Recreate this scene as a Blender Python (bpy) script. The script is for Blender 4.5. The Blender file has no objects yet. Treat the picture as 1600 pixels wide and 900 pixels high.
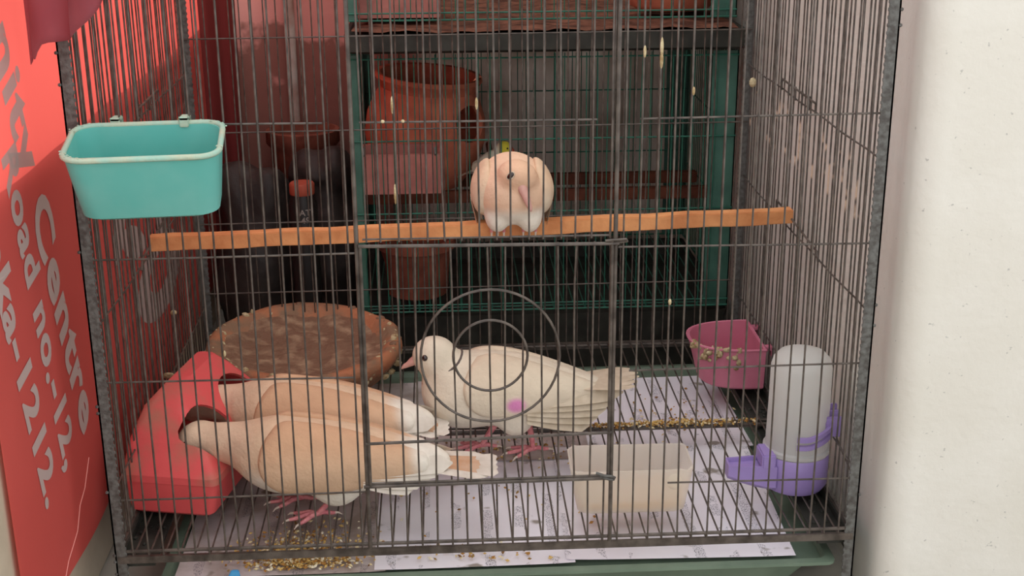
import bpy, bmesh, math, random
import numpy as np
from mathutils import Vector, Matrix, Euler

random.seed(7)
rng = np.random.default_rng(7)
SC = bpy.context.scene
COL = SC.collection
PI = math.pi

# ------------------------------------------------------------------ camera, sky, sun, exposure
cam_d = bpy.data.cameras.new('camera')
cam_d.sensor_width = 36.0
cam_d.lens = 2069.3 / 1600 * 36.0
cam_d.clip_start = 0.02
cam = bpy.data.objects.new('camera', cam_d)
COL.objects.link(cam)
cam.location = (-0.04713, -1.43529, 0.8185)
cam.rotation_euler = (1.24389712, 0.00604381, -0.05463733)
SC.camera = cam

world = bpy.data.worlds.new('sky')
SC.world = world
world.use_nodes = True
wn = world.node_tree.nodes
bg = wn['Background']
bg.inputs[0].default_value = (0.98, 0.98, 1.0, 1)
bg.inputs[1].default_value = 1.1

sun_d = bpy.data.lights.new('sun', 'SUN')
sun_d.energy = 1.9
sun_d.angle = 0.01
sun_d.color = (1.0, 0.94, 0.86)
sun = bpy.data.objects.new('sun', sun_d)
COL.objects.link(sun)
sun.rotation_euler = Vector((1.0, -0.22, -0.20)).to_track_quat('-Z', 'Y').to_euler()
sun.location = (-3, 0.5, 3)

vs = SC.view_settings
vs.view_transform = 'Standard'
vs.look = 'None'
vs.gamma = 1.0
vs.exposure = 0.66
vs.use_curve_mapping = False

# ------------------------------------------------------------------ helpers
def s2l(c):
    return tuple(((x / 255) / 12.92 if x / 255 <= 0.04045 else ((x / 255 + 0.055) / 1.055) ** 2.4) for x in c)

def mat(name, rgb, rough=0.6, rgb2=None, nscale=20.0, bump=0.0, bscale=None, trans=0.0, transcol=None,
        spec=0.4, metal=0.0, lo=0.35, hi=0.65, transmission=0.0, alpha=1.0, coord='Object', detail=5.0, attr=None,
        extra=None, ior=1.45):
    m = bpy.data.materials.new(name)
    m.use_nodes = True
    nt = m.node_tree
    n, l = nt.nodes, nt.links
    b = n['Principled BSDF']
    out = n['Material Output']
    b.inputs['Roughness'].default_value = rough
    b.inputs['Specular IOR Level'].default_value = spec
    b.inputs['Metallic'].default_value = metal
    b.inputs['IOR'].default_value = ior
    b.inputs['Transmission Weight'].default_value = transmission
    b.inputs['Alpha'].default_value = alpha
    c1 = (*s2l(rgb), 1)
    b.inputs['Base Color'].default_value = c1
    tc = n.new('ShaderNodeTexCoord')
    csock = None
    if attr:
        a = n.new('ShaderNodeAttribute'); a.attribute_name = attr
        csock = a.outputs['Color']
    if rgb2 is not None:
        nz = n.new('ShaderNodeTexNoise'); nz.inputs['Scale'].default_value = nscale; nz.inputs['Detail'].default_value = detail
        l.new(tc.outputs[coord], nz.inputs['Vector'])
        r = n.new('ShaderNodeMapRange'); r.inputs[1].default_value = lo; r.inputs[2].default_value = hi
        l.new(nz.outputs['Fac'], r.inputs[0])
        mx = n.new('ShaderNodeMix'); mx.data_type = 'RGBA'
        mx.inputs[6].default_value = c1; mx.inputs[7].default_value = (*s2l(rgb2), 1)
        if csock: l.new(csock, mx.inputs[6])
        l.new(r.outputs[0], mx.inputs[0])
        csock = mx.outputs[2]
    if extra:
        csock = extra(nt, tc, csock, c1)
    if csock: l.new(csock, b.inputs['Base Color'])
    if bump:
        nb = n.new('ShaderNodeTexNoise'); nb.inputs['Scale'].default_value = bscale or nscale * 3; nb.inputs['Detail'].default_value = 6
        l.new(tc.outputs[coord], nb.inputs['Vector'])
        bp = n.new('ShaderNodeBump'); bp.inputs['Strength'].default_value = bump; bp.inputs['Distance'].default_value = 0.004
        l.new(nb.outputs['Fac'], bp.inputs['Height'])
        l.new(bp.outputs['Normal'], b.inputs['Normal'])
    if trans > 0:
        t = n.new('ShaderNodeBsdfTranslucent')
        t.inputs[0].default_value = (*s2l(transcol or rgb), 1)
        if csock and not transcol: l.new(csock, t.inputs[0])
        ms = n.new('ShaderNodeMixShader'); ms.inputs[0].default_value = trans
        l.new(b.outputs[0], ms.inputs[1]); l.new(t.outputs[0], ms.inputs[2])
        l.new(ms.outputs[0], out.inputs[0])
    return m

class MB:
    """collects geometry in world coordinates"""
    def __init__(s):
        s.v = []; s.f = []
    def add(s, v, f):
        o = len(s.v)
        s.v.extend([tuple(map(float, p)) for p in v]); s.f.extend([tuple(i + o for i in q) for q in f])
        return s
    def box(s, a, b, bev=0.0):
        x0, y0, z0 = a; x1, y1, z1 = b
        v = [(x0,y0,z0),(x1,y0,z0),(x1,y1,z0),(x0,y1,z0),(x0,y0,z1),(x1,y0,z1),(x1,y1,z1),(x0,y1,z1)]
        return s.add(v, [(0,3,2,1),(4,5,6,7),(0,1,5,4),(1,2,6,5),(2,3,7,6),(3,0,4,7)])
    def tube(s, pts, r, n=8, cap=True, closed=False):
        pts = [Vector(p) for p in pts]
        m = len(pts)
        rs = r if isinstance(r, (list, tuple)) else [r] * m
        v = []; f = []
        up = None
        for i, p in enumerate(pts):
            if closed: t = pts[(i + 1) % m] - pts[i - 1]
            else: t = pts[min(i + 1, m - 1)] - pts[max(i - 1, 0)]
            t.normalize()
            if up is None:
                up = t.orthogonal().normalized()
            else:
                up = (up - t * up.dot(t))
                if up.length < 1e-6: up = t.orthogonal()
                up.normalize()
            w = t.cross(up)
            for k in range(n):
                a = 2 * PI * k / n
                v.append(p + (up * math.cos(a) + w * math.sin(a)) * rs[i])
        for i in range(m if closed else m - 1):
            j = (i + 1) % m
            for k in range(n):
                k2 = (k + 1) % n
                f.append((i * n + k, i * n + k2, j * n + k2, j * n + k))
        if cap and not closed:
            f.append(tuple(range(n - 1, -1, -1))); f.append(tuple((m - 1) * n + k for k in range(n)))
        return s.add(v, f)
    def loft(s, rings, capa=True, capb=True, closed=True):
        n = len(rings[0]); v = [p for r in rings for p in r]; f = []
        for i in range(len(rings) - 1):
            for k in range(n if closed else n - 1):
                k2 = (k + 1) % n
                f.append((i * n + k, i * n + k2, (i + 1) * n + k2, (i + 1) * n + k))
        if capa: f.append(tuple(range(n - 1, -1, -1)))
        if capb: f.append(tuple((len(rings) - 1) * n + k for k in range(n)))
        return s.add(v, f)
    def lathe(s, prof, c=(0, 0, 0), n=32, rot=None, capa=True, capb=True):
        rings = []
        M = rot or Matrix.Identity(3)
        for r, z in prof:
            rings.append([Vector(c) + M @ Vector((r * math.cos(2 * PI * k / n), r * math.sin(2 * PI * k / n), z)) for k in range(n)])
        return s.loft(rings, capa, capb)
    def ball(s, c, r, n=8, m=6, rot=None):
        r = (r, r, r) if not isinstance(r, (tuple, list)) else r
        M = rot or Matrix.Identity(3)
        rings = []
        for j in range(m + 1):
            a = PI * (j + 0.02) / (m + 0.04) - PI / 2
            rings.append([Vector(c) + M @ Vector((r[0] * math.cos(a) * math.cos(2 * PI * k / n), r[1] * math.cos(a) * math.sin(2 * PI * k / n), r[2] * math.sin(a))) for k in range(n)])
        return s.loft(rings)
    def mesh(s, name, org=(0, 0, 0)):
        me = bpy.data.meshes.new(name)
        o = Vector(org)
        me.from_pydata([tuple(Vector(p) - o) for p in s.v], [], s.f)
        bm = bmesh.new(); bm.from_mesh(me); bmesh.ops.recalc_face_normals(bm, faces=bm.faces); bm.to_mesh(me); bm.free()
        me.update()
        return me

WORG = {}
def smooth(me, ang=None):
    me.polygons.foreach_set('use_smooth', [True] * len(me.polygons))
    if ang is not None:
        me.set_sharp_from_angle(angle=ang)

def thing(name, loc, label=None, cat=None, group=None):
    o = bpy.data.objects.new(name, None)
    o.empty_display_size = 0.02
    COL.objects.link(o); o.location = loc
    WORG[o.name] = Vector(loc)
    tag(o, label, cat, group)
    return o

def tag(o, label=None, cat=None, group=None, kind=None):
    if label: o['label'] = label
    if cat: o['category'] = cat
    if group: o['group'] = group
    if kind: o['kind'] = kind
    return o

def obj(name, mb, m, parent=None, sm=None, org=None, bevel=None):
    """mb in world coordinates; parent's world origin is subtracted"""
    if isinstance(mb, MB):
        if org is None and parent is None:
            a = np.array(mb.v); org = ((a[:, 0].min() + a[:, 0].max()) / 2, (a[:, 1].min() + a[:, 1].max()) / 2, a[:, 2].min())
        base = Vector(org) if org is not None else Vector((0, 0, 0))
        if parent is not None and org is None: base = WORG[parent.name].copy()
        me = mb.mesh(name, base)
        o = bpy.data.objects.new(name, me)
        COL.objects.link(o)
        if parent is not None:
            o.parent = parent
            o.location = base - WORG[parent.name]
        else:
            o.location = base
        WORG[o.name] = base
    else:
        o = bpy.data.objects.new(name, mb); me = mb
        COL.objects.link(o)
        if parent is not None: o.parent = parent
        WORG[o.name] = WORG[parent.name].copy() if parent is not None else Vector((0, 0, 0))
    if m is not None and len(me.materials) == 0: me.materials.append(m)
    if bevel:
        bm = bmesh.new(); bm.from_mesh(me)
        bmesh.ops.remove_doubles(bm, verts=bm.verts, dist=1e-6)
        es = [e for e in bm.edges if len(e.link_faces) == 2 and e.calc_face_angle(0) > 0.6]
        bmesh.ops.bevel(bm, geom=es, offset=bevel, segments=2, affect='EDGES', clamp_overlap=True)
        bm.to_mesh(me); bm.free()
    if sm is not None: smooth(me, sm)
    return o

def inst(name, me, loc, parent, rot=(0, 0, 0), scale=(1, 1, 1)):
    """copy that shares mesh data; loc in world coordinates"""
    o = bpy.data.objects.new(name, me)
    COL.objects.link(o)
    o.parent = parent
    o.location = Vector(loc) - WORG[parent.name]
    o.rotation_euler = rot; o.scale = scale
    return o

# --- signed distance surfaces (surface nets)
def surf(fn, lo, hi, h):
    lo = np.array(lo, float); hi = np.array(hi, float)
    n = np.ceil((hi - lo) / h).astype(int) + 1
    ax = [lo[i] + h * np.arange(n[i]) for i in range(3)]
    P = np.stack(np.meshgrid(*ax, indexing='ij'), -1)
    V = fn(P.reshape(-1, 3)).reshape(n)
    S = V < 0
    nc = n - 1
    acc = np.zeros((*nc, 3)); cnt = np.zeros(nc)
    quads = []
    c8 = [(i, j, k) for i in (0, 1) for j in (0, 1) for k in (0, 1)]
    for a in range(3):
        b, c = (a + 1) % 3, (a + 2) % 3
        sl0 = [slice(None)] * 3; sl1 = [slice(None)] * 3
        sl0[a] = slice(0, -1); sl1[a] = slice(1, None)
        v0, v1 = V[tuple(sl0)], V[tuple(sl1)]
        cr = (v0 < 0) != (v1 < 0)
        I = np.argwhere(cr)
        t = v0[cr] / (v0[cr] - v1[cr])
        pos = lo + I * h
        pos[:, a] += t * h
        cells = []
        for db, dc in ((-1, -1), (0, -1), (0, 0), (-1, 0)):
            J = I.copy(); J[:, b] += db; J[:, c] += dc
            ok = (J >= 0).all(1) & (J < nc).all(1)
            np.add.at(acc, tuple(J[ok].T), pos[ok]); np.add.at(cnt, tuple(J[ok].T), 1)
            cells.append((J, ok))
        okk = cells[0][1] & cells[1][1] & cells[2][1] & cells[3][1]
        q = np.stack([np.ravel_multi_index(tuple(np.clip(J, 0, nc - 1).T), nc) for J, _ in cells], 1)[okk]
        flip = (v0[cr] >= 0)[okk]
        q[flip] = q[flip][:, ::-1]
        quads.append(q)
    Q = np.concatenate(quads)
    used, inv = np.unique(Q.ravel(), return_inverse=True)
    A = acc.reshape(-1, 3)[used] / np.maximum(cnt.reshape(-1)[used], 1)[:, None]
    return A, inv.reshape(-1, 4)

def surf_mesh(name, fn, lo, hi, h, colfn=None, org=(0, 0, 0)):
    A, Q = surf(fn, lo, hi, h)
    me = bpy.data.meshes.new(name)
    me.from_pydata((A - np.array(org)).tolist(), [], Q.tolist())
    smooth(me)
    if colfn is not None:
        c = colfn(A)
        c = c * (1 + 0.07 * lump(A, 120, 21) + 0.05 * lump(A, 330, 22))[:, None]
        at = me.color_attributes.new('Col', 'FLOAT_COLOR', 'POINT')
        at.data.foreach_set('color', np.concatenate([c, np.ones((len(c), 1))], 1).astype(np.float32).ravel())
    me.update()
    return me

def rotm(rx=0, ry=0, rz=0):
    return np.array(Euler((rx, ry, rz)).to_matrix())
def ell(P, c, r, R=None):
    q = P - np.array(c)
    if R is not None: q = q @ R
    r = np.array(r)
    k0 = np.linalg.norm(q / r, axis=1); k1 = np.linalg.norm(q / (r * r), axis=1) + 1e-9
    return k0 * (k0 - 1) / k1
def cone(P, a, b, ra, rb):
    a = np.array(a, float); b = np.array(b, float); ab = b - a
    t = np.clip(((P - a) @ ab) / (ab @ ab), 0, 1)
    return np.linalg.norm(P - (a + t[:, None] * ab), axis=1) - (ra + (rb - ra) * t)
def smin(a, b, k):
    h = np.clip(0.5 + 0.5 * (b - a) / k, 0, 1)
    return b * (1 - h) + a * h - k * h * (1 - h)
def smax(a, b, k): return -smin(-a, -b, k)
def sstep(a, b, x):
    t = np.clip((x - a) / (b - a), 0, 1); return t * t * (3 - 2 * t)
def lump(P, f, seed=0):
    r = np.random.default_rng(seed); v = 0
    for i in range(6):
        d = r.normal(size=3); d /= np.linalg.norm(d)
        v = v + np.sin(P @ d * f * (0.7 + 0.35 * i) + r.uniform(0, 6)) / (1 + 0.4 * i)
    return v / 3

# ------------------------------------------------------------------ materials
def wallfx(nt, tc, cs, c1):
    n, l = nt.nodes, nt.links
    nz = n.new('ShaderNodeTexNoise'); nz.inputs['Scale'].default_value = 130; nz.inputs['Detail'].default_value = 2
    l.new(tc.outputs['Object'], nz.inputs['Vector'])
    r = n.new('ShaderNodeMapRange'); r.inputs[1].default_value = 0.71; r.inputs[2].default_value = 0.76; r.inputs[4].default_value = 0.6
    l.new(nz.outputs['Fac'], r.inputs[0])
    mx = n.new('ShaderNodeMix'); mx.data_type = 'RGBA'; l.new(r.outputs[0], mx.inputs[0]); l.new(cs, mx.inputs[6])
    mx.inputs[7].default_value = (*s2l((150, 150, 146)), 1)
    return mx.outputs[2]
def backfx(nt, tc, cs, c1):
    # red banner glow painted in as salmon on the left, a ragged damp patch below it, bare cement on the right
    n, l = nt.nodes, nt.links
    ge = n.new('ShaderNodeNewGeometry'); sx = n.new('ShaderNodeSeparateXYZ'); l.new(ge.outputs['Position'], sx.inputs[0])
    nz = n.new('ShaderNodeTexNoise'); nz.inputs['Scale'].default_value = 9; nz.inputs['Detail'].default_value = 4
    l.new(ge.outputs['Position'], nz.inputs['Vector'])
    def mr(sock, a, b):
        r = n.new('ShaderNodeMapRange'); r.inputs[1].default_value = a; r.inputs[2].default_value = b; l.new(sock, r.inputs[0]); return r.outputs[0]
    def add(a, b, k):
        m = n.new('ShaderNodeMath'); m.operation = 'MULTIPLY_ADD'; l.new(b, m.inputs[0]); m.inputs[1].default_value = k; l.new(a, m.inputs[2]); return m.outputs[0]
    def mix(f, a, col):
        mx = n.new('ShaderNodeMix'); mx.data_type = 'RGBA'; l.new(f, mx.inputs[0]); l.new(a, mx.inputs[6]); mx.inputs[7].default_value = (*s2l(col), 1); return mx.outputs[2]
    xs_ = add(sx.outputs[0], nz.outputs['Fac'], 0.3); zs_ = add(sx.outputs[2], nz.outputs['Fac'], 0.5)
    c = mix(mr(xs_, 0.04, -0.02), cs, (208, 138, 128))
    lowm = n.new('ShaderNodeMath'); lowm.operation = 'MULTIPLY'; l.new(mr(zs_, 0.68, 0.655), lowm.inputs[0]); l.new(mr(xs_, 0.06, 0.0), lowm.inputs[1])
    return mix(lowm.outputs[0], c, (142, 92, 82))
M_wallR = mat('white_plaster', (217, 214, 205), 0.85, (209, 205, 194), 6, bump=0.22, bscale=90, spec=0.2, extra=wallfx)
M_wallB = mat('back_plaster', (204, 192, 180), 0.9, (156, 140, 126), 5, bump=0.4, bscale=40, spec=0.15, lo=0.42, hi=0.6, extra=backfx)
M_cream = mat('cream_plaster', (200, 186, 165), 0.85, (178, 164, 144), 8, bump=0.3, bscale=60, spec=0.2)
M_floor = mat('cement_floor', (176, 172, 160), 0.8, (150, 146, 136), 12, bump=0.3, spec=0.2)
M_banner = mat('red_banner_cloth', (230, 106, 98), 0.55, (220, 98, 90), 3, trans=0.42, transcol=(226, 96, 88), spec=0.3, bump=0.15, bscale=14)
M_print = mat('banner_print', (196, 176, 170), 0.6, trans=0.25, transcol=(190, 150, 145), spec=0.2)
M_crease = mat('banner_crease', (226, 150, 140), 0.6, spec=0.2)
M_wire = mat('black_painted_wire', (92, 83, 75), 0.38, (56, 48, 42), 60, spec=0.55)
M_post = mat('dark_grey_post_paint', (100, 100, 96), 0.5, (70, 66, 62), 160, spec=0.45, bump=0.3, bscale=220)
def peel(nt, tc, cs, c1):
    n, l = nt.nodes, nt.links
    ge = n.new('ShaderNodeNewGeometry'); sx = n.new('ShaderNodeSeparateXYZ'); l.new(ge.outputs['Position'], sx.inputs[0])
    def mr(sock, a, b):
        r = n.new('ShaderNodeMapRange'); r.inputs[1].default_value = a; r.inputs[2].default_value = b; l.new(sock, r.inputs[0]); return r.outputs[0]
    def mul(a, b):
        r = n.new('ShaderNodeMath'); r.operation = 'MULTIPLY'; l.new(a, r.inputs[0]); l.new(b, r.inputs[1]); return r.outputs[0]
    m = mul(mr(sx.outputs[2], 0.375, 0.385), mr(sx.outputs[2], 0.455, 0.44))
    nz = n.new('ShaderNodeTexNoise'); nz.inputs['Scale'].default_value = 26
    l.new(ge.outputs['Position'], nz.inputs['Vector'])
    m = mul(m, mr(nz.outputs['Fac'], 0.57, 0.62))
    mx = n.new('ShaderNodeMix'); mx.data_type = 'RGBA'; l.new(m, mx.inputs[0]); l.new(cs, mx.inputs[6])
    mx.inputs[7].default_value = (*s2l((196, 172, 150)), 1)
    return mx.outputs[2]
M_wireR = mat('peeling_painted_wire', (96, 90, 84), 0.38, (60, 54, 48), 60, spec=0.5, extra=peel)
M_green = mat('green_painted_wire', (48, 112, 92), 0.4, (36, 84, 70), 40, spec=0.4)
M_greenpost = mat('green_painted_steel', (72, 112, 98), 0.45, (52, 88, 76), 18, spec=0.35, bump=0.2)
M_traygreen = mat('grey_green_tray_plastic', (112, 128, 110), 0.5, (92, 108, 92), 14, spec=0.4)
M_traydark = mat('dark_tray_plastic', (58, 58, 52), 0.6, (36, 36, 32), 20, spec=0.3, bump=0.3)
M_debris = mat('brown_dry_litter', (124, 82, 66), 0.9, (74, 48, 40), 30, bump=0.8, bscale=60, spec=0.1)
M_wood = mat('perch_wood', (214, 150, 98), 0.6, (188, 122, 76), 30, bump=0.25, bscale=120, spec=0.3)
M_darkwood = mat('brown_dowel_wood', (120, 70, 52), 0.7, (92, 52, 40), 30, spec=0.2)
M_teal = mat('teal_plastic', (104, 188, 178), 0.38, (122, 194, 184), 18, spec=0.45, trans=0.12, lo=0.4, hi=0.75, bump=0.06, bscale=40)
M_tealrim = mat('worn_teal_rim', (150, 186, 170), 0.6, (176, 184, 160), 50, spec=0.3, bump=0.3, bscale=200)
M_dust = mat('white_feed_dust', (212, 210, 198), 0.95, spec=0.1)
M_pink = mat('magenta_plastic', (216, 132, 154), 0.42, (206, 122, 144), 20, spec=0.4, trans=0.1)
M_crust = mat('dried_droppings', (206, 192, 156), 0.95, (150, 126, 88), 90, bump=0.6, bscale=260, spec=0.1)
M_purple = mat('purple_plastic', (162, 140, 198), 0.38, (152, 130, 188), 12, spec=0.45, trans=0.1)
M_frost = mat('frosted_clear_plastic', (232, 234, 230), 0.35, spec=0.5, trans=0.5, transcol=(244, 244, 240), alpha=0.7)
M_water = mat('cloudy_water', (226, 190, 130), 0.1, spec=0.5, trans=0.4, transcol=(226, 190, 128), alpha=0.85)
M_tub = mat('frosted_tub_plastic', (250, 247, 240), 0.4, (246, 240, 228), 14, spec=0.45, trans=0.5, transcol=(250, 246, 238), alpha=0.42)
M_red = mat('red_feeder_plastic', (224, 92, 92), 0.42, (214, 86, 86), 26, spec=0.4, trans=0.08, bump=0.05, bscale=60)
M_redlid = mat('dusty_red_plastic', (220, 90, 90), 0.5, (184, 112, 96), 16, spec=0.35, trans=0.06, lo=0.48, hi=0.68, bump=0.1, bscale=90)
M_clay = mat('terracotta', (208, 124, 96), 0.85, (178, 102, 80), 22, bump=0.3, bscale=80, spec=0.15)
M_claydull = mat('dull_brown_terracotta', (142, 82, 66), 0.9, (112, 64, 52), 26, bump=0.4, bscale=80, spec=0.1)
M_claydish = mat('soiled_terracotta', (172, 112, 80), 0.75, (134, 106, 84), 16, bump=0.7, bscale=90, spec=0.25, lo=0.44, hi=0.6)
M_muck = mat('dried_dirt_in_dish', (126, 96, 78), 0.95, (168, 140, 114), 34, bump=1.0, bscale=120, spec=0.1, lo=0.48, hi=0.7)
M_pinkbox = mat('pink_clay_block', (186, 122, 112), 0.85, (160, 104, 96), 24, bump=0.3, spec=0.15)
M_purplecloth = mat('sheer_plum_cloth', (176, 112, 120), 0.85, (160, 98, 108), 30, spec=0.1, trans=0.6, transcol=(206, 140, 148), alpha=0.68)
M_sack = mat('black_plastic_sack', (38, 32, 30), 0.55, (60, 52, 48), 14, spec=0.3, bump=0.6, bscale=40)
M_cap = mat('orange_brown_cap', (170, 80, 60), 0.6, spec=0.3)
M_bottle = mat('dark_jar', (36, 32, 30), 0.4, spec=0.4)
M_ltr = mat('pale_lettering', (150, 140, 132), 0.7, spec=0.2)
M_blue = mat('blue_plastic', (70, 150, 200), 0.4, spec=0.4)
M_crimson = mat('crimson_cloth', (128, 52, 50), 0.8, spec=0.1, trans=0.15)
M_pipe = mat('white_pipe', (190, 176, 166), 0.5, (150, 110, 96), 14, spec=0.3)
M_feather = mat('dove_plumage', (220, 200, 180), 0.8, None, attr='Col', spec=0.12, bump=0.25, bscale=260)
def plume(m):
    nt = m.node_tree; n, l = nt.nodes, nt.links
    tc = n.new('ShaderNodeTexCoord'); mp = n.new('ShaderNodeMapping'); mp.inputs['Scale'].default_value = (46, 80, 80)
    l.new(tc.outputs['Object'], mp.inputs['Vector'])
    vo = n.new('ShaderNodeTexVoronoi'); vo.inputs['Scale'].default_value = 1.0; l.new(mp.outputs[0], vo.inputs['Vector'])
    old = [x for x in n if x.type == 'BUMP'][0]
    b2 = n.new('ShaderNodeBump'); b2.inputs['Strength'].default_value = 0.22; b2.inputs['Distance'].default_value = 0.004; b2.invert = True
    l.new(vo.outputs['Distance'], b2.inputs['Height']); l.new(b2.outputs['Normal'], old.inputs['Normal'])
plume(M_feather)
M_fl_cream = mat('cream_feather', (222, 208, 186), 0.75, (206, 190, 166), 60, spec=0.12, trans=0.2)
M_fl_white = mat('white_feather', (236, 228, 216), 0.75, (222, 212, 198), 60, spec=0.12, trans=0.2)
M_fl_tan = mat('fawn_feather', (208, 162, 128), 0.75, (216, 182, 154), 60, spec=0.12, trans=0.15)
M_beak = mat('pink_beak', (206, 160, 148), 0.5, (190, 140, 130), 60, spec=0.3)
M_leg = mat('pink_scaly_leg', (216, 142, 142), 0.55, (190, 108, 116), 120, spec=0.3, bump=0.5, bscale=400)
M_claw = mat('pale_claw', (206, 190, 176), 0.4, spec=0.4)
M_eye = mat('dark_eye', (38, 16, 14), 0.08, spec=0.8)
M_ring = mat('dark_neck_ring', (96, 86, 82), 0.8, spec=0.1)
M_seed = mat('mixed_seed', (200, 170, 110), 0.7, None, attr='Col', spec=0.2)

def paperfx(nt, tc, cs, c1):
    n, l = nt.nodes, nt.links
    def math_(op, a, b=None):
        r = n.new('ShaderNodeMath'); r.operation = op
        for i, x in enumerate((a, b)):
            if x is None: continue
            if isinstance(x, (int, float)): r.inputs[i].default_value = x
            else: l.new(x, r.inputs[i])
        return r.outputs[0]
    sx = n.new('ShaderNodeSeparateXYZ'); l.new(tc.outputs['Object'], sx.inputs[0])
    # hand-written columns: narrow bands across x, broken strokes along y
    fx = math_('FRACT', math_('MULTIPLY', sx.outputs[0], 24.0))
    band = math_('LESS_THAN', math_('ABSOLUTE', math_('SUBTRACT', fx, 0.5)), 0.16)
    mp = n.new('ShaderNodeMapping'); mp.inputs['Scale'].default_value = (620, 300, 1); l.new(tc.outputs['Object'], mp.inputs['Vector'])
    nz = n.new('ShaderNodeTexNoise'); nz.inputs['Scale'].default_value = 1.0; nz.inputs['Detail'].default_value = 1; l.new(mp.outputs[0], nz.inputs['Vector'])
    st = math_('LESS_THAN', math_('ABSOLUTE', math_('SUBTRACT', nz.outputs['Fac'], 0.5)), 0.035)
    n2 = n.new('ShaderNodeTexNoise'); n2.inputs['Scale'].default_value = 14; l.new(tc.outputs['Object'], n2.inputs['Vector'])
    on = math_('GREATER_THAN', n2.outputs['Fac'], 0.5)
    m = math_('MULTIPLY', math_('MULTIPLY', band, st), on)
    m = math_('MULTIPLY', m, 0.75)
    mx = n.new('ShaderNodeMix'); mx.data_type = 'RGBA'; l.new(m, mx.inputs[0]); l.new(cs, mx.inputs[6])
    mx.inputs[7].default_value = (*s2l((70, 68, 84)), 1)
    # droppings and damp stains
    n3 = n.new('ShaderNodeTexNoise'); n3.inputs['Scale'].default_value = 22; n3.inputs['Detail'].default_value = 3
    ge = n.new('ShaderNodeNewGeometry'); l.new(ge.outputs['Position'], n3.inputs['Vector'])
    r3 = n.new('ShaderNodeMapRange'); r3.inputs[1].default_value = 0.66; r3.inputs[2].default_value = 0.72; r3.inputs[4].default_value = 0.75; l.new(n3.outputs['Fac'], r3.inputs[0])
    m2 = n.new('ShaderNodeMix'); m2.data_type = 'RGBA'; l.new(r3.outputs[0], m2.inputs[0]); l.new(mx.outputs[2], m2.inputs[6])
    m2.inputs[7].default_value = (*s2l((112, 98, 70)), 1)
    return m2.outputs[2]
M_paper = mat('written_paper', (244, 240, 246), 0.85, (234, 229, 236), 9, spec=0.15, extra=paperfx)
M_paperdamp = mat('soiled_damp_paper', (206, 196, 196), 0.85, (164, 148, 138), 16, spec=0.15, extra=paperfx)

# ------------------------------------------------------------------ the setting
def struct(name, mb, m, **k):
    o = obj(name, mb, m, **k); o['kind'] = 'structure'; return o

GZ = -0.10
struct('floor', MB().box((-1.6, -2.2, GZ - 0.1), (2.2, 1.45, GZ)), M_floor)
# right wall: side face along the cage, rounded arris, front face towards the camera
prof = [(0.478, 1.45)]
cx, cy, cr = 0.478 + 0.03, -0.035 + 0.03, 0.03
for k in range(9):
    a = PI + k / 8 * PI / 2
    prof.append((cx + cr * math.cos(a), cy + cr * math.sin(a)))
prof += [(2.2, -0.035), (2.2, 1.45)]
wr = MB().loft([[(x, y, GZ) for x, y in prof], [(x, y, 2.3) for x, y in prof]])
struct('wall_right', wr, M_wallR, sm=0.5)
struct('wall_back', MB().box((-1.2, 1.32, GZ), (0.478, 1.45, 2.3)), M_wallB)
struct('wall_left', MB().box((-0.66, -2.2, GZ), (-0.512, 1.32, 0.483)), M_cream, bevel=0.004)

# ------------------------------------------------------------------ red banner on the left parapet
BX = -0.5
bn = thing('banner', (BX, 0.4, -0.005), 'red cloth banner with pale grey sideways lettering hanging left of the cage', 'banner')
def banner_x(y, z):
    return BX + 0.0025 * math.sin(9 * y + 2.2 * z) + 0.0015 * math.sin(23 * y + 5 * z) - 0.004 * math.exp(-((y + 0.172) / 0.03) ** 2)
ny, nz = 90, 60
y0, y1, z0, z1 = -0.174, 1.13, -0.007, 0.86
V = []; F = []
for side in (0, 1):
    for i in range(ny + 1):
        for j in range(nz + 1):
            y = y0 + (y1 - y0) * i / ny; z = z0 + (z1 - z0) * j / nz
            V.append((banner_x(y, z) - 0.0012 * side, y, z))
N1 = (ny + 1) * (nz + 1)
for i in range(ny):
    for j in range(nz):
        a = i * (nz + 1) + j; b = a + nz + 1
        F.append((a, b, b + 1, a + 1)); F.append((N1 + a, N1 + a + 1, N1 + b + 1, N1 + b))
for i in range(ny):
    for j in (0, nz):
        a = i * (nz + 1) + j; b = a + nz + 1; F.append((a, b, N1 + b, N1 + a))
for j in range(nz):
    for i in (0, ny):
        a = i * (nz + 1) + j; F.append((a, a + 1, N1 + a + 1, N1 + a))
# the cloth itself is a single thin sheet
ob = obj('cloth', MB().add(V[:N1], [f for f in F if max(f) < N1]), M_banner, bn, sm=1.0)

def glyphs(txt, size, offset=0.02):
    cu = bpy.data.curves.new('t', 'FONT'); cu.body = txt; cu.size = size; cu.offset = offset * size; cu.extrude = 0.0
    cu.resolution_u = 4; cu.space_character = 1.08
    o = bpy.data.objects.new('t', cu); COL.objects.link(o)
    dg = bpy.context.evaluated_depsgraph_get(); dg.update()
    me = bpy.data.meshes.new_from_object(o.evaluated_get(dg))
    bpy.data.objects.remove(o); bpy.data.curves.remove(cu)
    vs_ = np.array([v.co[:] for v in me.vertices]); fs = [tuple(p.vertices) for p in me.polygons]
    bpy.data.meshes.remove(me)
    return vs_, fs
def islands(pts, fs):
    par = list(range(len(pts)))
    def find(a):
        while par[a] != a: par[a] = par[par[a]]; a = par[a]
        return a
    for q in fs:
        for i in q[1:]: par[find(i)] = find(q[0])
    gr = {}
    for q in fs: gr.setdefault(find(q[0]), []).append(q)
    out = []
    for g in gr.values():
        ids = sorted({i for q in g for i in q}); mp = {a: k for k, a in enumerate(ids)}
        out.append(([pts[i] for i in ids], [tuple(mp[i] for i in q) for q in g]))
    return out
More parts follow.
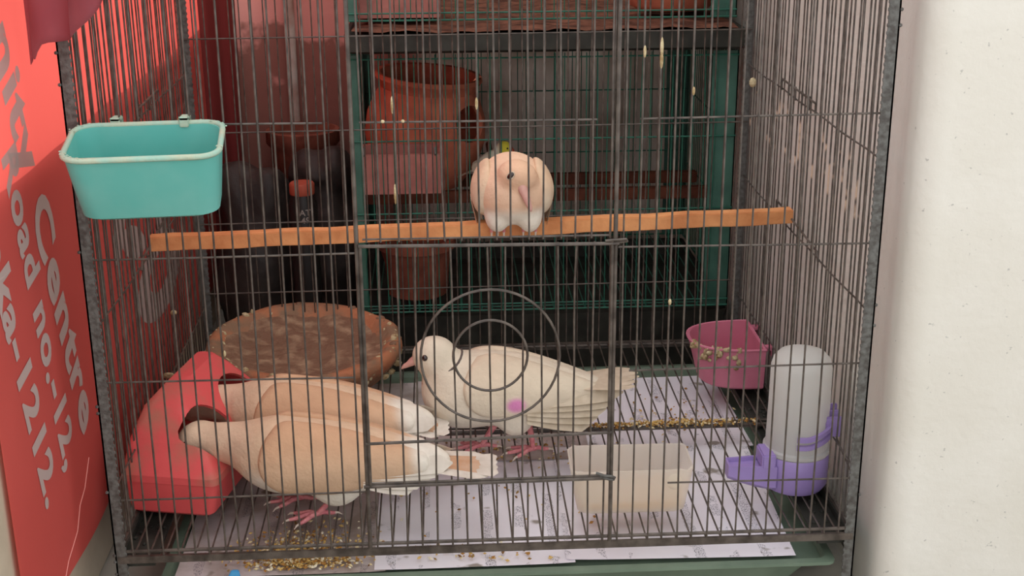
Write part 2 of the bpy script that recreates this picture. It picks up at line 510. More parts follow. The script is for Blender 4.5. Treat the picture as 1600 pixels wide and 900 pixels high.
def banner_text(txt, start, end, height, shear=0.0):
    """text running from start to end (y,z) on the banner, letters turned a quarter clockwise"""
    v, f = glyphs(txt, 1.0, 0.034)
    L = v[:, 0].max()
    s = np.array(start); e = np.array(end); d = (e - s) / L
    dn = (e - s) / np.linalg.norm(e - s); up = np.array([-dn[1], dn[0]])   # letter tops point to +y
    mb = MB()
    pts = []
    for x, y, _ in v:
        p = s + d * x + up * (y * height + 0.0)
        pts.append((banner_x(p[0], p[1]) + 0.0008, p[0], p[1]))
    for pv, pf in islands(pts, f): obj('letter', MB().add(pv, pf), M_print, bn)
t1 = banner_text('nity Centre', (-0.075, 0.635), (0.075, 0.125), 0.094)
t2 = banner_text('Road no.-12,', (-0.085, 0.515), (-0.005, 0.118), 0.064)
t3 = banner_text('haka-1212.', (-0.160, 0.48), (-0.075, 0.105), 0.062)
# printed emblem seen through the left bars: ring and leaf shapes
def banner_poly(pts): return [(banner_x(y, z) + 0.0008, y, z) for y, z in pts]
em = MB()
n = 28
cyy, czz = 0.60, 0.165
o_ = [(cyy + 0.155 * math.cos(2 * PI * k / n), czz + 0.062 * math.sin(2 * PI * k / n)) for k in range(n)]
i_ = [(cyy - 0.01 + 0.07 * math.cos(2 * PI * k / n), czz + 0.008 + 0.028 * math.sin(2 * PI * k / n)) for k in range(n)]
em.add(banner_poly(o_) + banner_poly(i_), [(k, (k + 1) % n, n + (k + 1) % n, n + k) for k in range(n)])
def leaf(c, ry, rz, rot):
    p = []
    for k in range(14):
        a = 2 * PI * k / 14; u, w = ry * math.cos(a), rz * math.sin(a) * abs(math.sin(a)) ** 0.4
        p.append((c[0] + u * math.cos(rot) - w * math.sin(rot), c[1] + u * math.sin(rot) + w * math.cos(rot)))
    obj('printed_leaf', MB().add(banner_poly(p), [tuple(range(14))]), M_print, bn)
leaf((0.37, 0.30), 0.06, 0.03, 0.5); leaf((0.45, 0.262), 0.075, 0.026, -0.3); leaf((0.66, 0.262), 0.085, 0.03, 0.4); leaf((0.5, 0.335), 0.08, 0.026, 0.2)
leaf((0.80, 0.262), 0.05, 0.028, 0.9)
oe = obj('printed_ring', em, M_print, bn); oe['label'] = 'pale printed ring emblem'
cr_ = MB()
cr_.tube(banner_poly([(0.086, 0.092), (0.055, 0.066), (0.03, 0.055), (0.012, 0.030), (-0.028, 0.012), (-0.045, -0.002)]), 0.0006, 5)
obj('crease', cr_, M_crease, bn)

# plum cloth hanging over the top front corner
cl = MB(); nu, nv = 26, 22
P0 = {}
for i in range(nu + 1):
    u = i / nu
    for j in range(nv + 1):
        v = j / nv
        xt = -0.475 + 0.105 * u
        zb = 0.600 + 0.012 * math.sin(u * 7) if u < 0.12 else 0.600 + 0.025 * min(1, (u - 0.12) / 0.12) + 0.075 * max(0, (u - 0.45) / 0.55) ** 1.3
        z = 0.80 - (0.80 - zb) * v
        x = xt + 0.004 * math.sin(u * 17 + 2 * v)
        y = -0.035 + 0.010 * math.sin(u * 15 + 1.0) * (0.3 + 0.7 * v) - 0.01 * v
        P0[i, j] = len(cl.v); cl.v.append((x, y, z))
for i in range(nu):
    for j in range(nv): cl.f.append((P0[i, j], P0[i + 1, j], P0[i + 1, j + 1], P0[i, j + 1]))
pc = obj('hanging_cloth', cl, M_purplecloth, sm=1.0)
tag(pc, 'sheer plum cloth corner hanging over the top left of the cage', 'cloth')
sd = pc.modifiers.new('thick', 'SOLIDIFY'); sd.thickness = 0.0012

# ------------------------------------------------------------------ black wire bird cage
W2, D, HT = 0.45, 0.673, 0.80
RW = 0.00120
cage = thing('bird_cage', (0, D / 2, GZ), 'large black wire bird cage holding four doves', 'cage')
BARS = {}
def barmesh(L, r, bend, m, tag_):
    key = (round(L, 3), r, bend, tag_)
    if key not in BARS:
        mb = MB()
        k = 7 if bend else 2
        pts = [(bend * 0.0022 * math.sin(PI * i / (k - 1)) + (bend * 0.0008 * math.sin(3 * PI * i / (k - 1))), 0, L * i / (k - 1)) for i in range(k)]
        mb.tube(pts, r, 6)
        me = mb.mesh('bar'); me.materials.append(m); smooth(me, 1.0)
        BARS[key] = me
    return BARS[key]
def bar(a, b, parent, m=None, r=RW, jit=0.0, bend=None, name='bar'):
    a = Vector(a); b = Vector(b)
    if jit:
        b = b + Vector((random.uniform(-jit, jit), random.uniform(-jit * .3, jit * .3), 0)) if abs((b - a).z) > 0.01 else b
    d = b - a
    if bend is None: bend = random.choice((0, 0, 1, -1, 0.5, -0.5))
    me = barmesh(round(d.length, 2), r, bend, m or M_wire, (m or M_wire).name)
    o = inst(name, me, a, parent)
    q = d.to_track_quat('Z', 'Y') @ Euler((0, 0, random.choice((0, 0.3, PI, PI + 0.4)))).to_quaternion()
    o.rotation_euler = q.to_euler()
    o.scale = (1, 1, d.length / round(d.length, 2))
    return o

# posts: angle steel with a beaded edge
def post(x, y, sx, sy):
    mb = MB(); w = 0.013; t = 0.002
    mb.box((min(x, x + sx * w), min(y, y + sy * t), GZ), (max(x, x + sx * w), max(y, y + sy * t), HT))
    mb.box((min(x, x + sx * t), min(y, y + sy * w), GZ), (max(x, x + sx * t), max(y, y + sy * w), HT))
    z = GZ + 0.01
    while z < HT:
        mb.ball((x + sx * w, y + sy * 0.001, z), (0.0014, 0.0016, 0.0026), 5, 3)
        mb.ball((x + sx * 0.001, y + sy * w, z + 0.004), (0.0016, 0.0014, 0.0026), 5, 3)
        if random.random() < 0.1: mb.ball((x - sx * 0.0006, y - sy * 0.0006, z), 0.0022, 5, 3)
        z += 0.0085
    return obj('corner_post', mb, M_post, cage)
for x, sx in ((-W2 - 0.003, 1), (W2 + 0.003, -1)):
    post(x, -0.003, sx, 1); post(x, D + 0.003, sx, -1)

ZW = [0.0756, 0.225, 0.376, 0.5254, 0.676]
DX = 0.1465
def wave(pts, r, n=7): return MB().tube(pts, r, n)
# front panel
fp = MB(); XW = []
for z in ZW:
    if z in (0.376, 0.676):
        segs = [(-W2, -DX - 0.002), (DX + 0.004, W2)]
    elif z == 0.225: segs = [(-W2, -0.157), (0.166, W2)]
    elif z == 0.5254: segs = [(-W2, -0.178), (0.172, W2)]
    else: segs = [(-W2, -DX), (DX + 0.07, W2)]
    for a, b in segs:
        k = 14
        XW.append([(a + (b - a) * i / k, 0.0022, z + 0.0012 * math.sin(7 * (a + (b - a) * i / k) + z * 20)) for i in range(k + 1)])
fp.box((-W2, -0.0036, -0.008), (W2, 0.001, 0.001))
XW.append([(-W2, 0.001, 0.006), (W2, 0.001, 0.006)])
fr = obj('front_panel', fp, M_wire, cage, sm=0.7)
obj('top_rail', MB().box((-W2, -0.002, HT - 0.006), (W2, 0.002, HT)), M_wire, cage)
for w_ in XW: obj('cross_wire', MB().tube(w_, RW if len(w_) > 2 else 0.0022, 7), M_wire, fr, sm=0.7)
NB = 49
xs = [-W2 + 0.9 * i / NB for i in range(1, NB)]
for x in xs:
    if abs(x) > DX + 0.006:
        bar((x + random.uniform(-.001, .001), 0, 0), (x + random.uniform(-.0012, .0012), 0, HT), fr, jit=0.0012)
    else:
        bar((x, 0, 0), (x + random.uniform(-.001, .001), 0, 0.088), fr, bend=0)
for sx in (-1, 1):
    obj('door_jamb', MB().tube([(sx * DX, -0.001, 0.0), (sx * DX, -0.001, HT)], 0.0026, 8), M_wire, cage, sm=0.7)
# lower door with two rings
ld = MB()
zt, zb = 0.386, 0.0855
ld.tube([(-DX + 0.002, -0.004, zt), (DX + 0.004, -0.004, zt - 0.003)], 0.0021, 7)
ld.tube([(-DX - 0.004, -0.004, zb), (DX - 0.004, -0.004, zb + 0.002)], 0.0021, 7)
ld.tube([(-DX, -0.004, 0.142), (DX, -0.004, 0.148)], 0.0019, 7)
ld.tube([(-DX - 0.002, -0.002, 0.0885), (DX - 0.01, -0.002, 0.0905)], 0.0016, 7)
ld.tube([(-DX + 0.004, -0.004, zt), (-DX + 0.004, -0.004, zb)], 0.0019, 7)
ld.tube([(DX - 0.004, -0.004, zt), (DX - 0.004, -0.004, zb)], 0.0019, 7)
lo_ = obj('lower_door', ld, M_wire, cage, sm=0.7)
nb = 14
for i in range(1, nb):
    x = -DX + 0.004 + (2 * DX - 0.008) * i / nb
    bar((x + random.uniform(-.003, .003), -0.0035, zb), (x + random.uniform(-.001, .001), -0.0035, zt), lo_)
for r, dz in ((0.0805, 0.2505), (0.043, 0.2515)):
    rb = MB()
    rb.tube([(0.0025 + r * math.cos(2 * PI * k / 48), -0.0075, dz + r * 1.02 * math.sin(2 * PI * k / 48)) for k in range(48)], 0.0016, 7, closed=True)
    obj('ring', rb, M_wire, lo_, sm=0.7)
hk = MB()
hk.tube([(0.128, -0.006, 0.096), (0.137, -0.010, 0.094), (0.146, -0.011, 0.0935), (0.150, -0.011, 0.0915), (0.149, -0.010, 0.0885), (0.143, -0.009, 0.0885), (0.134, -0.008, 0.092), (0.132, -0.007, 0.0945)], 0.0017, 7)
obj('latch_hook', hk, M_post, lo_, sm=0.7)
# upper door
ud = MB().tube([(-0.14, 0.003, 0.392), (0.14, 0.003, 0.391)], RW, 7)
ud2 = MB().tube([(DX - 0.012, -0.004, 0.3865), (DX + 0.012, -0.006, 0.3885), (DX + 0.014, -0.005, 0.386), (DX - 0.006, -0.004, 0.383)], 0.0016, 6)
uo = obj('upper_door', ud, M_wire, cage, sm=0.7)
obj('latch_hook', ud2, M_wire, uo, sm=0.7)
for z, a, b in ((0.5254, -0.138, 0.124), (0.70, -0.14, 0.14)): obj('cross_wire', MB().tube([(a, 0.003, z), (b, 0.003, z - 0.001)], RW, 7), M_wire, uo, sm=0.7)
for x in xs:
    if abs(x) <= DX - 0.004:
        bar((x + random.uniform(-.0025, .0025), 0, 0.389), (x + random.uniform(-.0015, .0015), 0, HT), uo)
bar((DX - 0.006, 0, 0.389), (DX - 0.002, 0, HT), uo)
# back panel
bp_ = MB()
bp_.box((-W2, D - 0.002, -0.01), (W2, D + 0.002, 0.002))
obj('top_rail', MB().box((-W2, D - 0.002, HT - 0.006), (W2, D + 0.002, HT)), M_wire, cage)
bo = obj('back_panel', bp_, M_wire, cage, sm=0.7)
for z in (0.105, 0.225, 0.376, 0.5254, 0.676):
    obj('cross_wire', MB().tube([(-W2, D - 0.002, z), (W2, D - 0.002, z + 0.004)], RW, 7), M_wire, bo, sm=0.7)
for x in xs: bar((x, D, 0), (x + random.uniform(-.001, .001), D, HT), bo, jit=0.001)
# side panels
for sx, m in ((-1, M_wire), (1, M_wireR)):
    sp = MB(); X = sx * W2
    SW = []
    for z, sag in ((0.084, 0.0), (0.289, -0.003), (0.472, 0.0), (0.66, 0.0)):
        SW.append([(X - sx * 0.002, D * i / 12, z + sag * math.sin(PI * i / 12) + 0.001 * math.sin(i * 1.7)) for i in range(13)])
    sp.box((X - 0.002, 0, -0.008), (X + 0.002, D, 0.004))
    obj('top_rail', MB().box((X - 0.002, 0, HT - 0.006), (X + 0.002, D, HT)), M_wire, cage)
    so = obj('side_panel', sp, m, cage, sm=0.7)
    for w_ in SW: obj('cross_wire', MB().tube(w_, RW, 7), m, so, sm=0.7)
    ns = 36
    for i in range(1, ns):
        y = D * i / ns
        lean = 0.012 * math.exp(-((i - 17) / 3.0) ** 2) if sx > 0 else 0
        bar((X, y + random.uniform(-.0015, .0015), 0), (X, y + lean + random.uniform(-.0015, .0015), HT), so, m=m, jit=0.001)
    # small wire hinge of the side door
    hg = MB()
    ya, yb = (0.27, 0.45) if sx > 0 else (0.30, 0.44)
    hg.tube([(X - sx * 0.005, yb, 0.472), (X - sx * 0.005, yb, 0.488), (X - sx * 0.005, ya, 0.486), (X - sx * 0.005, ya, 0.472)], 0.0016, 6)
    for k in range(1, 5):
        y = ya + (yb - ya) * k / 5; hg.tube([(X - sx * 0.004, y, 0.47), (X - sx * 0.004, y, 0.489)], 0.0015, 6)
    hg2 = MB().tube([(X - sx * 0.005, yb - 0.01, 0.289), (X - sx * 0.005, yb - 0.01, 0.31), (X - sx * 0.005, ya - 0.05, 0.298), (X - sx * 0.005, ya - 0.06, 0.286)], 0.0016, 6)
    obj('hinge_wire', hg, m, so, sm=0.7); obj('hinge_wire', hg2, m, so, sm=0.7)
# floor grid
fo = obj('floor_grid', MB().tube([(-W2, 0.335, -0.005), (W2, 0.335, -0.005)], .0035, 7), M_wire, cage, sm=0.7)
for y, z, r in ((0.004, -0.003, 0.002), (0.348, -0.004, 0.002), (D - 0.004, -0.003, 0.002)):
    obj('cross_wire', MB().tube([(-W2, y, z), (W2, y, z)], r, 7), M_wire, fo, sm=0.7)
for x in xs: bar((x, 0, 0), (x + random.uniform(-.002, .002), D, 0), fo, bend=0)
# slides carrying the tray
for sx in (-1, 1):
    tr = MB(); X = sx * W2
    tr.box((min(X, X - sx * 0.042), 0.004, -0.016), (max(X, X - sx * 0.042), D, -0.012))
    tr.box((min(X, X - sx * 0.004), 0.004, -0.030), (max(X, X - sx * 0.004), D, -0.002))
    k = 0
    for _ in range(70):
        y = random.uniform(0.01, D); x = X - sx * random.uniform(0.004, 0.038)
        tr.ball((x, y, -0.011), (random.uniform(.002, .005), random.uniform(.002, .006), random.uniform(.001, .003)), 5, 3)
    obj('tray_slide', tr, M_traydark, cage)
# dried droppings and fluff stuck to the wires
for (x, y, z, a, b) in ((0.196, -0.001, 0.603, .002, .012), (0.199, -0.001, 0.590, .002, .010), (0.178, 0, 0.599, .0018, .007), (-0.095, 0, 0.545, .002, .010),
                        (-0.094, 0, 0.445, .0018, .012), (0.0, 0, 0.545, .0018, .007), (-0.112, 0, 0.527, .006, .002), (-0.09, 0, 0.527, .004, .002),
                        (-0.30, 0, 0.26, .0018, .004), (0.225, 0, 0.555, .0018, .005), (0.205, 0, 0.31, .002, .004), (0.44, 0.61, 0.455, .006, .008),
                        (-0.44, 0.56, 0.42, .006, .006), (-0.443, 0.33, 0.10, .009, .005), (-0.443, 0.40, 0.17, .005, .004)):
    if abs(x) < 0.43 and b > a: x = min(xs, key=lambda q: abs(q - x))
    obj('dropping', MB().ball((x, y - 0.001, z), (min(a, .0022) if abs(x) < .43 else a, min(a, .0022), b), 7, 5), M_crust, cage, sm=1.0)

# perch
pa, pb = Vector((-0.447, 0.312, 0.302)), Vector((0.447, 0.362, 0.308))
pw = MB(); d = (pb - pa).normalized(); nrm = Vector((0, 0, 1)).cross(d).normalized(); upv = d.cross(nrm)
rings = []
for i in range(31):
    p = pa + (pb - pa) * i / 30 + Vector((0, 0, 0.0006 * math.sin(i * 1.3)))
    h, w = 0.0100 + 0.0004 * math.sin(i * 2.1), 0.010
    c = [(-w, -h), (w, -h * 0.95), (w * 0.96, h), (-w, h * 0.97)]
    rings.append([p + nrm * a + upv * b for a, b in c])
pw.loft(rings)
pz = obj('perch', pw, M_wood, bevel=0.0012)
tag(pz, 'square pale wooden perch running across the black cage', 'perch')

# ------------------------------------------------------------------ tray and papers
tr = MB()
def rr(x0, x1, y0, y1, z, r=0.012, n=4):
    p = []
    for cxx, cyy_, a0 in ((x1 - r, y0 + r, -PI / 2), (x1 - r, y1 - r, 0), (x0 + r, y1 - r, PI / 2), (x0 + r, y0 + r, PI)):
        for k in range(n + 1):
            a = a0 + k / n * PI / 2; p.append((cxx + r * math.cos(a), cyy_ + r * math.sin(a), z))
    return p
tx0, tx1, ty0, ty1 = -0.405, 0.432, -0.004, 0.66
tr.loft([rr(tx0 + .05, tx1 - .05, ty0 + .030, ty1 - .03, -0.080), rr(tx0 + .030, tx1 - .030, ty0 + .018, ty1 - .018, -0.052), rr(tx0 + .016, tx1 - .016, ty0 + .012, ty1 - .012, -0.050),
         rr(tx0 + .014, tx1 - .014, ty0 + .010, ty1 - .01, -0.043), rr(tx0, tx1, ty0, ty1, -0.0425), rr(tx0, tx1, ty0, ty1, -0.0385),
         rr(tx0 + .010, tx1 - .010, ty0 + .010, ty1 - .01, -0.0375), rr(tx0 + .014, tx1 - .014, ty0 + .014, ty1 - .014, -0.0440)])
to = obj('cage_tray', tr, M_traygreen, sm=0.5)
tag(to, 'grey green plastic dropping tray under the black cage floor', 'tray')
def sheet(x0, x1, y0, y1, rot, z, m, label):
    mb = MB(); c = Vector(((x0 + x1) / 2, (y0 + y1) / 2, z)); nx_, ny_ = 10, 10
    for i in range(nx_ + 1):
        for j in range(ny_ + 1):
            u = (x0 - x1) / 2 + (x1 - x0) * i / nx_; v = (y0 - y1) / 2 + (y1 - y0) * j / ny_
            e = 0.0010 * (abs(2 * i / nx_ - 1) ** 6 + abs(2 * j / ny_ - 1) ** 6)
            mb.v.append((c.x + u * math.cos(rot) - v * math.sin(rot), c.y + u * math.sin(rot) + v * math.cos(rot), z + e))
    for i in range(nx_):
        for j in range(ny_):
            a = i * (ny_ + 1) + j; b = a + ny_ + 1; mb.f.append((a, b, b + 1, a + 1))
    o = obj('paper_sheet', mb, m, sm=1.0)
    tag(o, label, 'paper', 'written sheets lining the cage tray')
    return o
zp = -0.0385
sheet(-0.388, -0.13, 0.008, 0.31, 0.0, zp, M_paperdamp, 'soiled brownish sheet of paper under the red feeder')
sheet(-0.145, 0.105, 0.010, 0.315, 0.008, zp + 0.0014, M_paper, 'written white sheet under the front dove tail')
sheet(0.10, 0.388, 0.012, 0.335, -0.03, zp + 0.0026, M_paper, 'clean written white sheet under the clear tub')
sheet(0.14, 0.40, 0.325, 0.60, 0.02, zp + 0.0012, M_paper, 'white sheet under the magenta cup, rear right of the tray')
sheet(-0.10, 0.16, 0.30, 0.60, -0.02, zp + 0.0034, M_paperdamp, 'damp grey sheet below the standing cream dove')
sheet(-0.36, -0.09, 0.30, 0.60, 0.01, zp + 0.0022, M_paperdamp, 'stained sheet under the clay dish')

# ------------------------------------------------------------------ spilled seed
def seeds(name, spots, label, zr):
    V = []; F = []; C = []
    base = np.array([(1, 0, 0), (0, .6, 0), (-1, 0, 0), (0, -.6, 0), (0, 0, .5), (0, 0, -.5)])
    fc = [(0, 1, 4), (1, 2, 4), (2, 3, 4), (3, 0, 4), (1, 0, 5), (2, 1, 5), (3, 2, 5), (0, 3, 5)]
    pal = [s2l(c) for c in ((206, 172, 104), (222, 204, 160), (176, 128, 66), (232, 222, 196), (126, 92, 56), (150, 120, 70))]
    for (cx_, cy_, sx_, sy_, n_) in spots:
        for _ in range(n_):
            p = np.array([rng.normal(cx_, sx_), rng.normal(cy_, sy_), rng.uniform(*zr)])
            if not (-0.385 < p[0] < 0.41 and 0.012 < p[1] < 0.60): continue
            s_ = rng.uniform(.0019, .0042)
            R_ = np.array(Euler((rng.uniform(-.5, .5), rng.uniform(-.5, .5), rng.uniform(0, 6))).to_matrix())
            o_ = len(V); V.extend((p + (base * s_) @ R_.T).tolist()); F.extend([tuple(i + o_ for i in f) for f in fc])
            c = pal[rng.choice(6, p=(.3, .2, .2, .12, .08, .1))]; C.extend([c] * 6)
    me = bpy.data.meshes.new(name); ctr = np.mean(V, 0)
    me.from_pydata((np.array(V) - ctr).tolist(), [], F)
    at = me.color_attributes.new('Col', 'FLOAT_COLOR', 'POINT')
    at.data.foreach_set('color', np.concatenate([np.array(C), np.ones((len(C), 1))], 1).astype(np.float32).ravel())
    me.materials.append(M_seed)
    o = bpy.data.objects.new(name, me); COL.objects.link(o); o.location = ctr
    tag(o, label, 'seed', kind='stuff'); return o
seeds('spilled_seed', [(-0.25, 0.055, .032, .024, 620), (-0.22, 0.026, .035, .008, 260), (-0.2, 0.09, .045, .03, 120)], 'heap of spilled golden seed in front of the red feeder', (-0.034, -0.030))
seeds('spilled_seed', [(0.29, 0.337, .06, .004, 420), (0.20, 0.336, .05, .003, 140)], 'line of seed husks along the cage floor crossbar', (-0.003, 0.004))
seeds('spilled_seed', [(0.05, 0.33, .08, .02, 110), (0.0, 0.2, .15, .1, 50), (0.3, 0.45, .06, .05, 60), (-0.05, 0.04, .03, .015, 25), (0.02, 0.03, .03, .01, 20)], 'loose husks strewn over the papers below the doves', (-0.034, -0.031))

# ------------------------------------------------------------------ teal feeder outside the front
def loop(pts2, z): return [(x, y, z) for x, y in pts2]
def rrect(cx_, cy_, wx, wy, r, n=6):
    p = []
    for sx, sy, a0 in ((1, -1, -PI / 2), (1, 1, 0), (-1, 1, PI / 2), (-1, -1, PI)):
        for k in range(n + 1):
            a = a0 + k / n * PI / 2; p.append((cx_ + sx * (wx - r) + r * math.cos(a), cy_ + sy * (wy - r) + r * math.sin(a)))
    return p
def tilt(pts, c, R): return [Vector(c) + R @ (Vector(p) - Vector(c)) for p in pts]
tf = thing('feeder_cup', (-0.36, -0.05, 0.43), 'teal plastic feeder cup hooked outside the cage front', 'feeder')
R_t = Euler((math.radians(8), 0, math.radians(5))).to_matrix()
c0 = (-0.362, -0.004, 0.53)
def tf_ring(z, k, kin=0.0):
    wx = 0.078 * (1 - 0.09 * k) - kin; wy = 0.052 * (1 - 0.26 * k) - kin
    return tilt(loop(rrect(-0.362, -0.008 - wy - kin, wx, wy, 0.022), z), c0, R_t)
body = MB().loft([tf_ring(0.452, 1.0, .004), tf_ring(0.455, 0.98), tf_ring(0.49, 0.5), tf_ring(0.530, 0.0), tf_ring(0.530, 0.0, .003), tf_ring(0.49, 0.5, .003), tf_ring(0.457, 0.95, .004)])
obj('cup_body', body, M_teal, tf, sm=0.6)
rim = MB(); ring_c = tf_ring(0.5305, -0.03)
rim.tube(ring_c, 0.0032, 7, closed=True)
obj('rim', rim, M_tealrim, tf, sm=1.0)
for x in (-0.398, -0.325):
    hb = MB(); hb.box((x - 0.005, -0.010, 0.526), (x + 0.005, -0.005, 0.537)); hb.box((x - 0.005, -0.010, 0.533), (x + 0.005, 0.008, 0.537)); hb.box((x - 0.005, 0.005, 0.524), (x + 0.005, 0.008, 0.536))
    obj('hook', hb, M_tealrim, tf, bevel=0.001)
du = MB()
for _ in range(36):
    p = Vector(random.choice(ring_c[6:])); q = Vector(random.choice(ring_c))
    du.ball(p + Vector((random.uniform(-.004, .004), random.uniform(-.002, .002), 0.0026)), (random.uniform(.001, .0024), random.uniform(.001, .002), .0009), 5, 3)
tag(obj('feed_dust', du, M_tealrim, tf), kind='stuff')

# ------------------------------------------------------------------ magenta cup on the right wires
mc = thing('feeder_cup', (0.40, 0.5, 0.0), 'magenta half-round feeder cup with crusted rim on the right wires', 'feeder')
def dring(z, k, kin=0.0):
    p = []; xb = 0.441 - kin; ya, yb = 0.432 + 0.006 * k + kin, 0.566 - 0.006 * k - kin
    ym = (ya + yb) / 2; hw = (yb - ya) / 2; L_ = 0.108 * (1 - 0.16 * k) - 2 * kin
    p.append((xb, yb, z)); 
    for i in range(21):
        a = PI / 2 + PI * i / 20
        cc, ss = math.cos(a), math.sin(a)
        e = 2.6
        p.append((xb + L_ * math.copysign(abs(cc) ** (2 / e), cc), ym + hw * math.copysign(abs(ss) ** (2 / e), ss), z))
    p.append((xb, ya, z))
    return p
obj('cup_body', MB().loft([dring(0.006, 1, .003), dring(0.009, 0.95), dring(0.073, 0), dring(0.074, 0, .003), dring(0.012, 0.9, .004)]), M_pink, mc, sm=0.6)
lip = MB(); lip.tube(dring(0.0735, -0.03), 0.0022, 6, closed=True); obj('rim', lip, M_pink, mc, sm=1.0)
for y in (0.455, 0.545):
    obj('hook', MB().box((0.438, y - 0.006, 0.066), (0.456, y + 0.006, 0.072)).box((0.453, y - 0.006, 0.056), (0.456, y + 0.006, 0.072)), M_pink, mc, bevel=0.001)
cb = MB()
for _ in range(46):
    t = random.random()
    i = 12 + int(t * 8); q = dring(0.074, 0)[i]
    cb.ball((q[0] + random.uniform(-.004, .004), q[1] + random.uniform(-.004, .004), 0.074 - random.random() ** 2 * 0.03), (random.uniform(.002, .006), random.uniform(.002, .005), random.uniform(.002, .006)), 6, 4)
tag(obj('crust', cb, M_crust, mc, sm=1.0), kind='stuff')

# ------------------------------------------------------------------ drinker
DXc, DYc = 0.408, 0.125
dr = thing('water_drinker', (DXc, DYc, 0.0), 'clear tube drinker on a purple base in the right front corner', 'drinker')
Rd = 0.0405
tube = [(Rd - .001, 0.052), (Rd, 0.056), (Rd + .003, 0.058), (Rd + .003, 0.063), (Rd, 0.065), (Rd - .001, 0.12), (Rd - 0.0015, 0.174), (Rd - .004, 0.184), (Rd - .011, 0.192), (Rd - .024, 0.196), (0.003, 0.1975)]
obj('water_tube', MB().lathe(tube, (DXc, DYc, 0), 40), M_frost, dr, sm=0.9)
base = [(Rd - .010, 0.004), (Rd - .003, 0.006), (Rd + .002, 0.014), (Rd + .004, 0.052), (Rd + .002, 0.056), (Rd + .0005, 0.050), (Rd - .002, 0.012)]
pb_ = MB().lathe(base, (DXc, DYc, 0), 40)
obj('base_cup', pb_, M_purple, dr, sm=0.6)
sp = MB()   # drinking spout towards the cage middle
def sp_ring(t, kin=0.0):
    x = DXc - Rd + 0.008 - t * 0.062; w = 0.020 * (1 - 0.35 * t) - kin; zt_ = 0.047 - 0.0 * t; zb_ = 0.010 + 0.017 * t ** 1.5 + kin
    yc = DYc - 0.014
    rc_ = 0.006 if 0.05 < t < 0.95 else 0.0
    return [(x, yc - w, zt_), (x, yc - w * 0.9, zb_ + 0.006), (x, yc - w * 0.5, zb_), (x, yc + w * 0.5, zb_), (x, yc + w * 0.9, zb_ + 0.006), (x, yc + w, zt_), (x, yc + w * .84, zt_), (x, yc + w * .82, zt_ - rc_), (x, yc - w * .82, zt_ - rc_), (x, yc - w * .84, zt_)]
sp.loft([sp_ring(t) for t in (0, .1, .2, .3, .4, .5, .6, .7, .8, .93, .96, 1.0)], True, True)
obj('spout', sp, M_purple, dr, sm=0.6)
bk = MB().box((DXc - Rd - 0.012, DYc - 0.034, 0.044), (DXc - Rd + 0.006, DYc + 0.004, 0.064)); obj('spout_back', bk, M_purple, dr, bevel=0.002)
st = MB()
for z in (0.078, 0.089):
    arc = [(DXc + (Rd + .0035) * math.cos(a), DYc + (Rd + .0035) * math.sin(a), z + 0.018 * max(0, (math.degrees(a) + 85) / 90)) for a in [math.radians(-105 + 115 * k / 16) for k in range(17)]]
    st.loft([[Vector(p) + Vector((0, 0, s_)) * 0.5 + Vector((p[0] - DXc, p[1] - DYc, 0)).normalized() * q_ for q_, s_ in ((-.0015, -.006), (.003, -.006), (.003, .006), (-.0015, .006))] for p in arc])
obj('clip_strap', st, M_purple, dr, sm=0.6)
ck = MB()
for k, y in enumerate((0.098, 0.110, 0.122)):
    ck.box((0.437, y, 0.084 + 0.004 * k), (0.458, y + 0.005, 0.112 + 0.004 * k))
ck.box((0.436, 0.096, 0.094), (0.442, 0.135, 0.106))
obj('clip', ck, M_purple, dr, bevel=0.001)
tw = MB(); tw.tube([(0.452, 0.10, 0.085), (0.456, 0.08, 0.07), (0.457, 0.05, 0.062), (0.455, 0.02, 0.062)], 0.0012, 6)
obj('tie_wire', tw, M_wire, dr)

# ------------------------------------------------------------------ frosted tub with water
tb = thing('water_tub', (0.182, 0.10, 0.0), 'frosted clear plastic tub with a little water on the cage floor', 'tub')
def tbr(z, k, kin=0.0, top=False): return [(p[0], p[1], z + (0.0012 * math.sin(p[0] * 400 + p[1] * 90) if top else 0)) for p in rrect(0.183, 0.094, 0.069 + 0.009 * k - kin, 0.034 + 0.006 * k - kin, 0.014)]
obj('tub_body', MB().loft([tbr(0.003, 0, .004), tbr(0.006, 0), tbr(0.066, 1.0, 0, True), tbr(0.066, 1.0, .002, True), tbr(0.008, 0, .002), ]), M_tub, tb, sm=0.6)
obj('water', MB().loft([tbr(0.0085, 0, .0035), tbr(0.022, 0.18, .0035)]), M_water, tb, sm=0.6)
obj('scale_patch', MB().ball((0.235, 0.0555, 0.050), (.010, .002, .012), 8, 6), M_tub, tb, sm=1.0)

# ------------------------------------------------------------------ red hopper feeder
rf = thing('hopper_feeder', (-0.39, 0.21, 0.0), 'red plastic hopper feeder with two head holes used by two doves', 'feeder')
Rz = Matrix.Rotation(math.radians(-12), 3, 'Z')
rc = Vector((-0.378, 0.215, 0.0))
def rfp(x, y, z): return rc + Rz @ Vector((x, y, z))
def rfl(wx, y0_, y1_, z, r=0.010, sh=0.0):
    return [rfp(p[0] + sh, p[1], z) for p in rrect(0, (y0_ + y1_) / 2, wx, (y1_ - y0_) / 2, r, 4)]
L0, L1 = -0.125, 0.125
base = MB().loft([rfl(.052, L0 + .006, L1 - .006, 0.004), rfl(.056, L0 + .002, L1 - .002, 0.008), rfl(.064, L0, L1, 0.052), rfl(.064, L0, L1, 0.0525, sh=0), rfl(.061, L0 + .003, L1 - .003, 0.052), rfl(.053, L0 + .006, L1 - .006, 0.010)])
obj('trough', base, M_red, rf, sm=0.6)
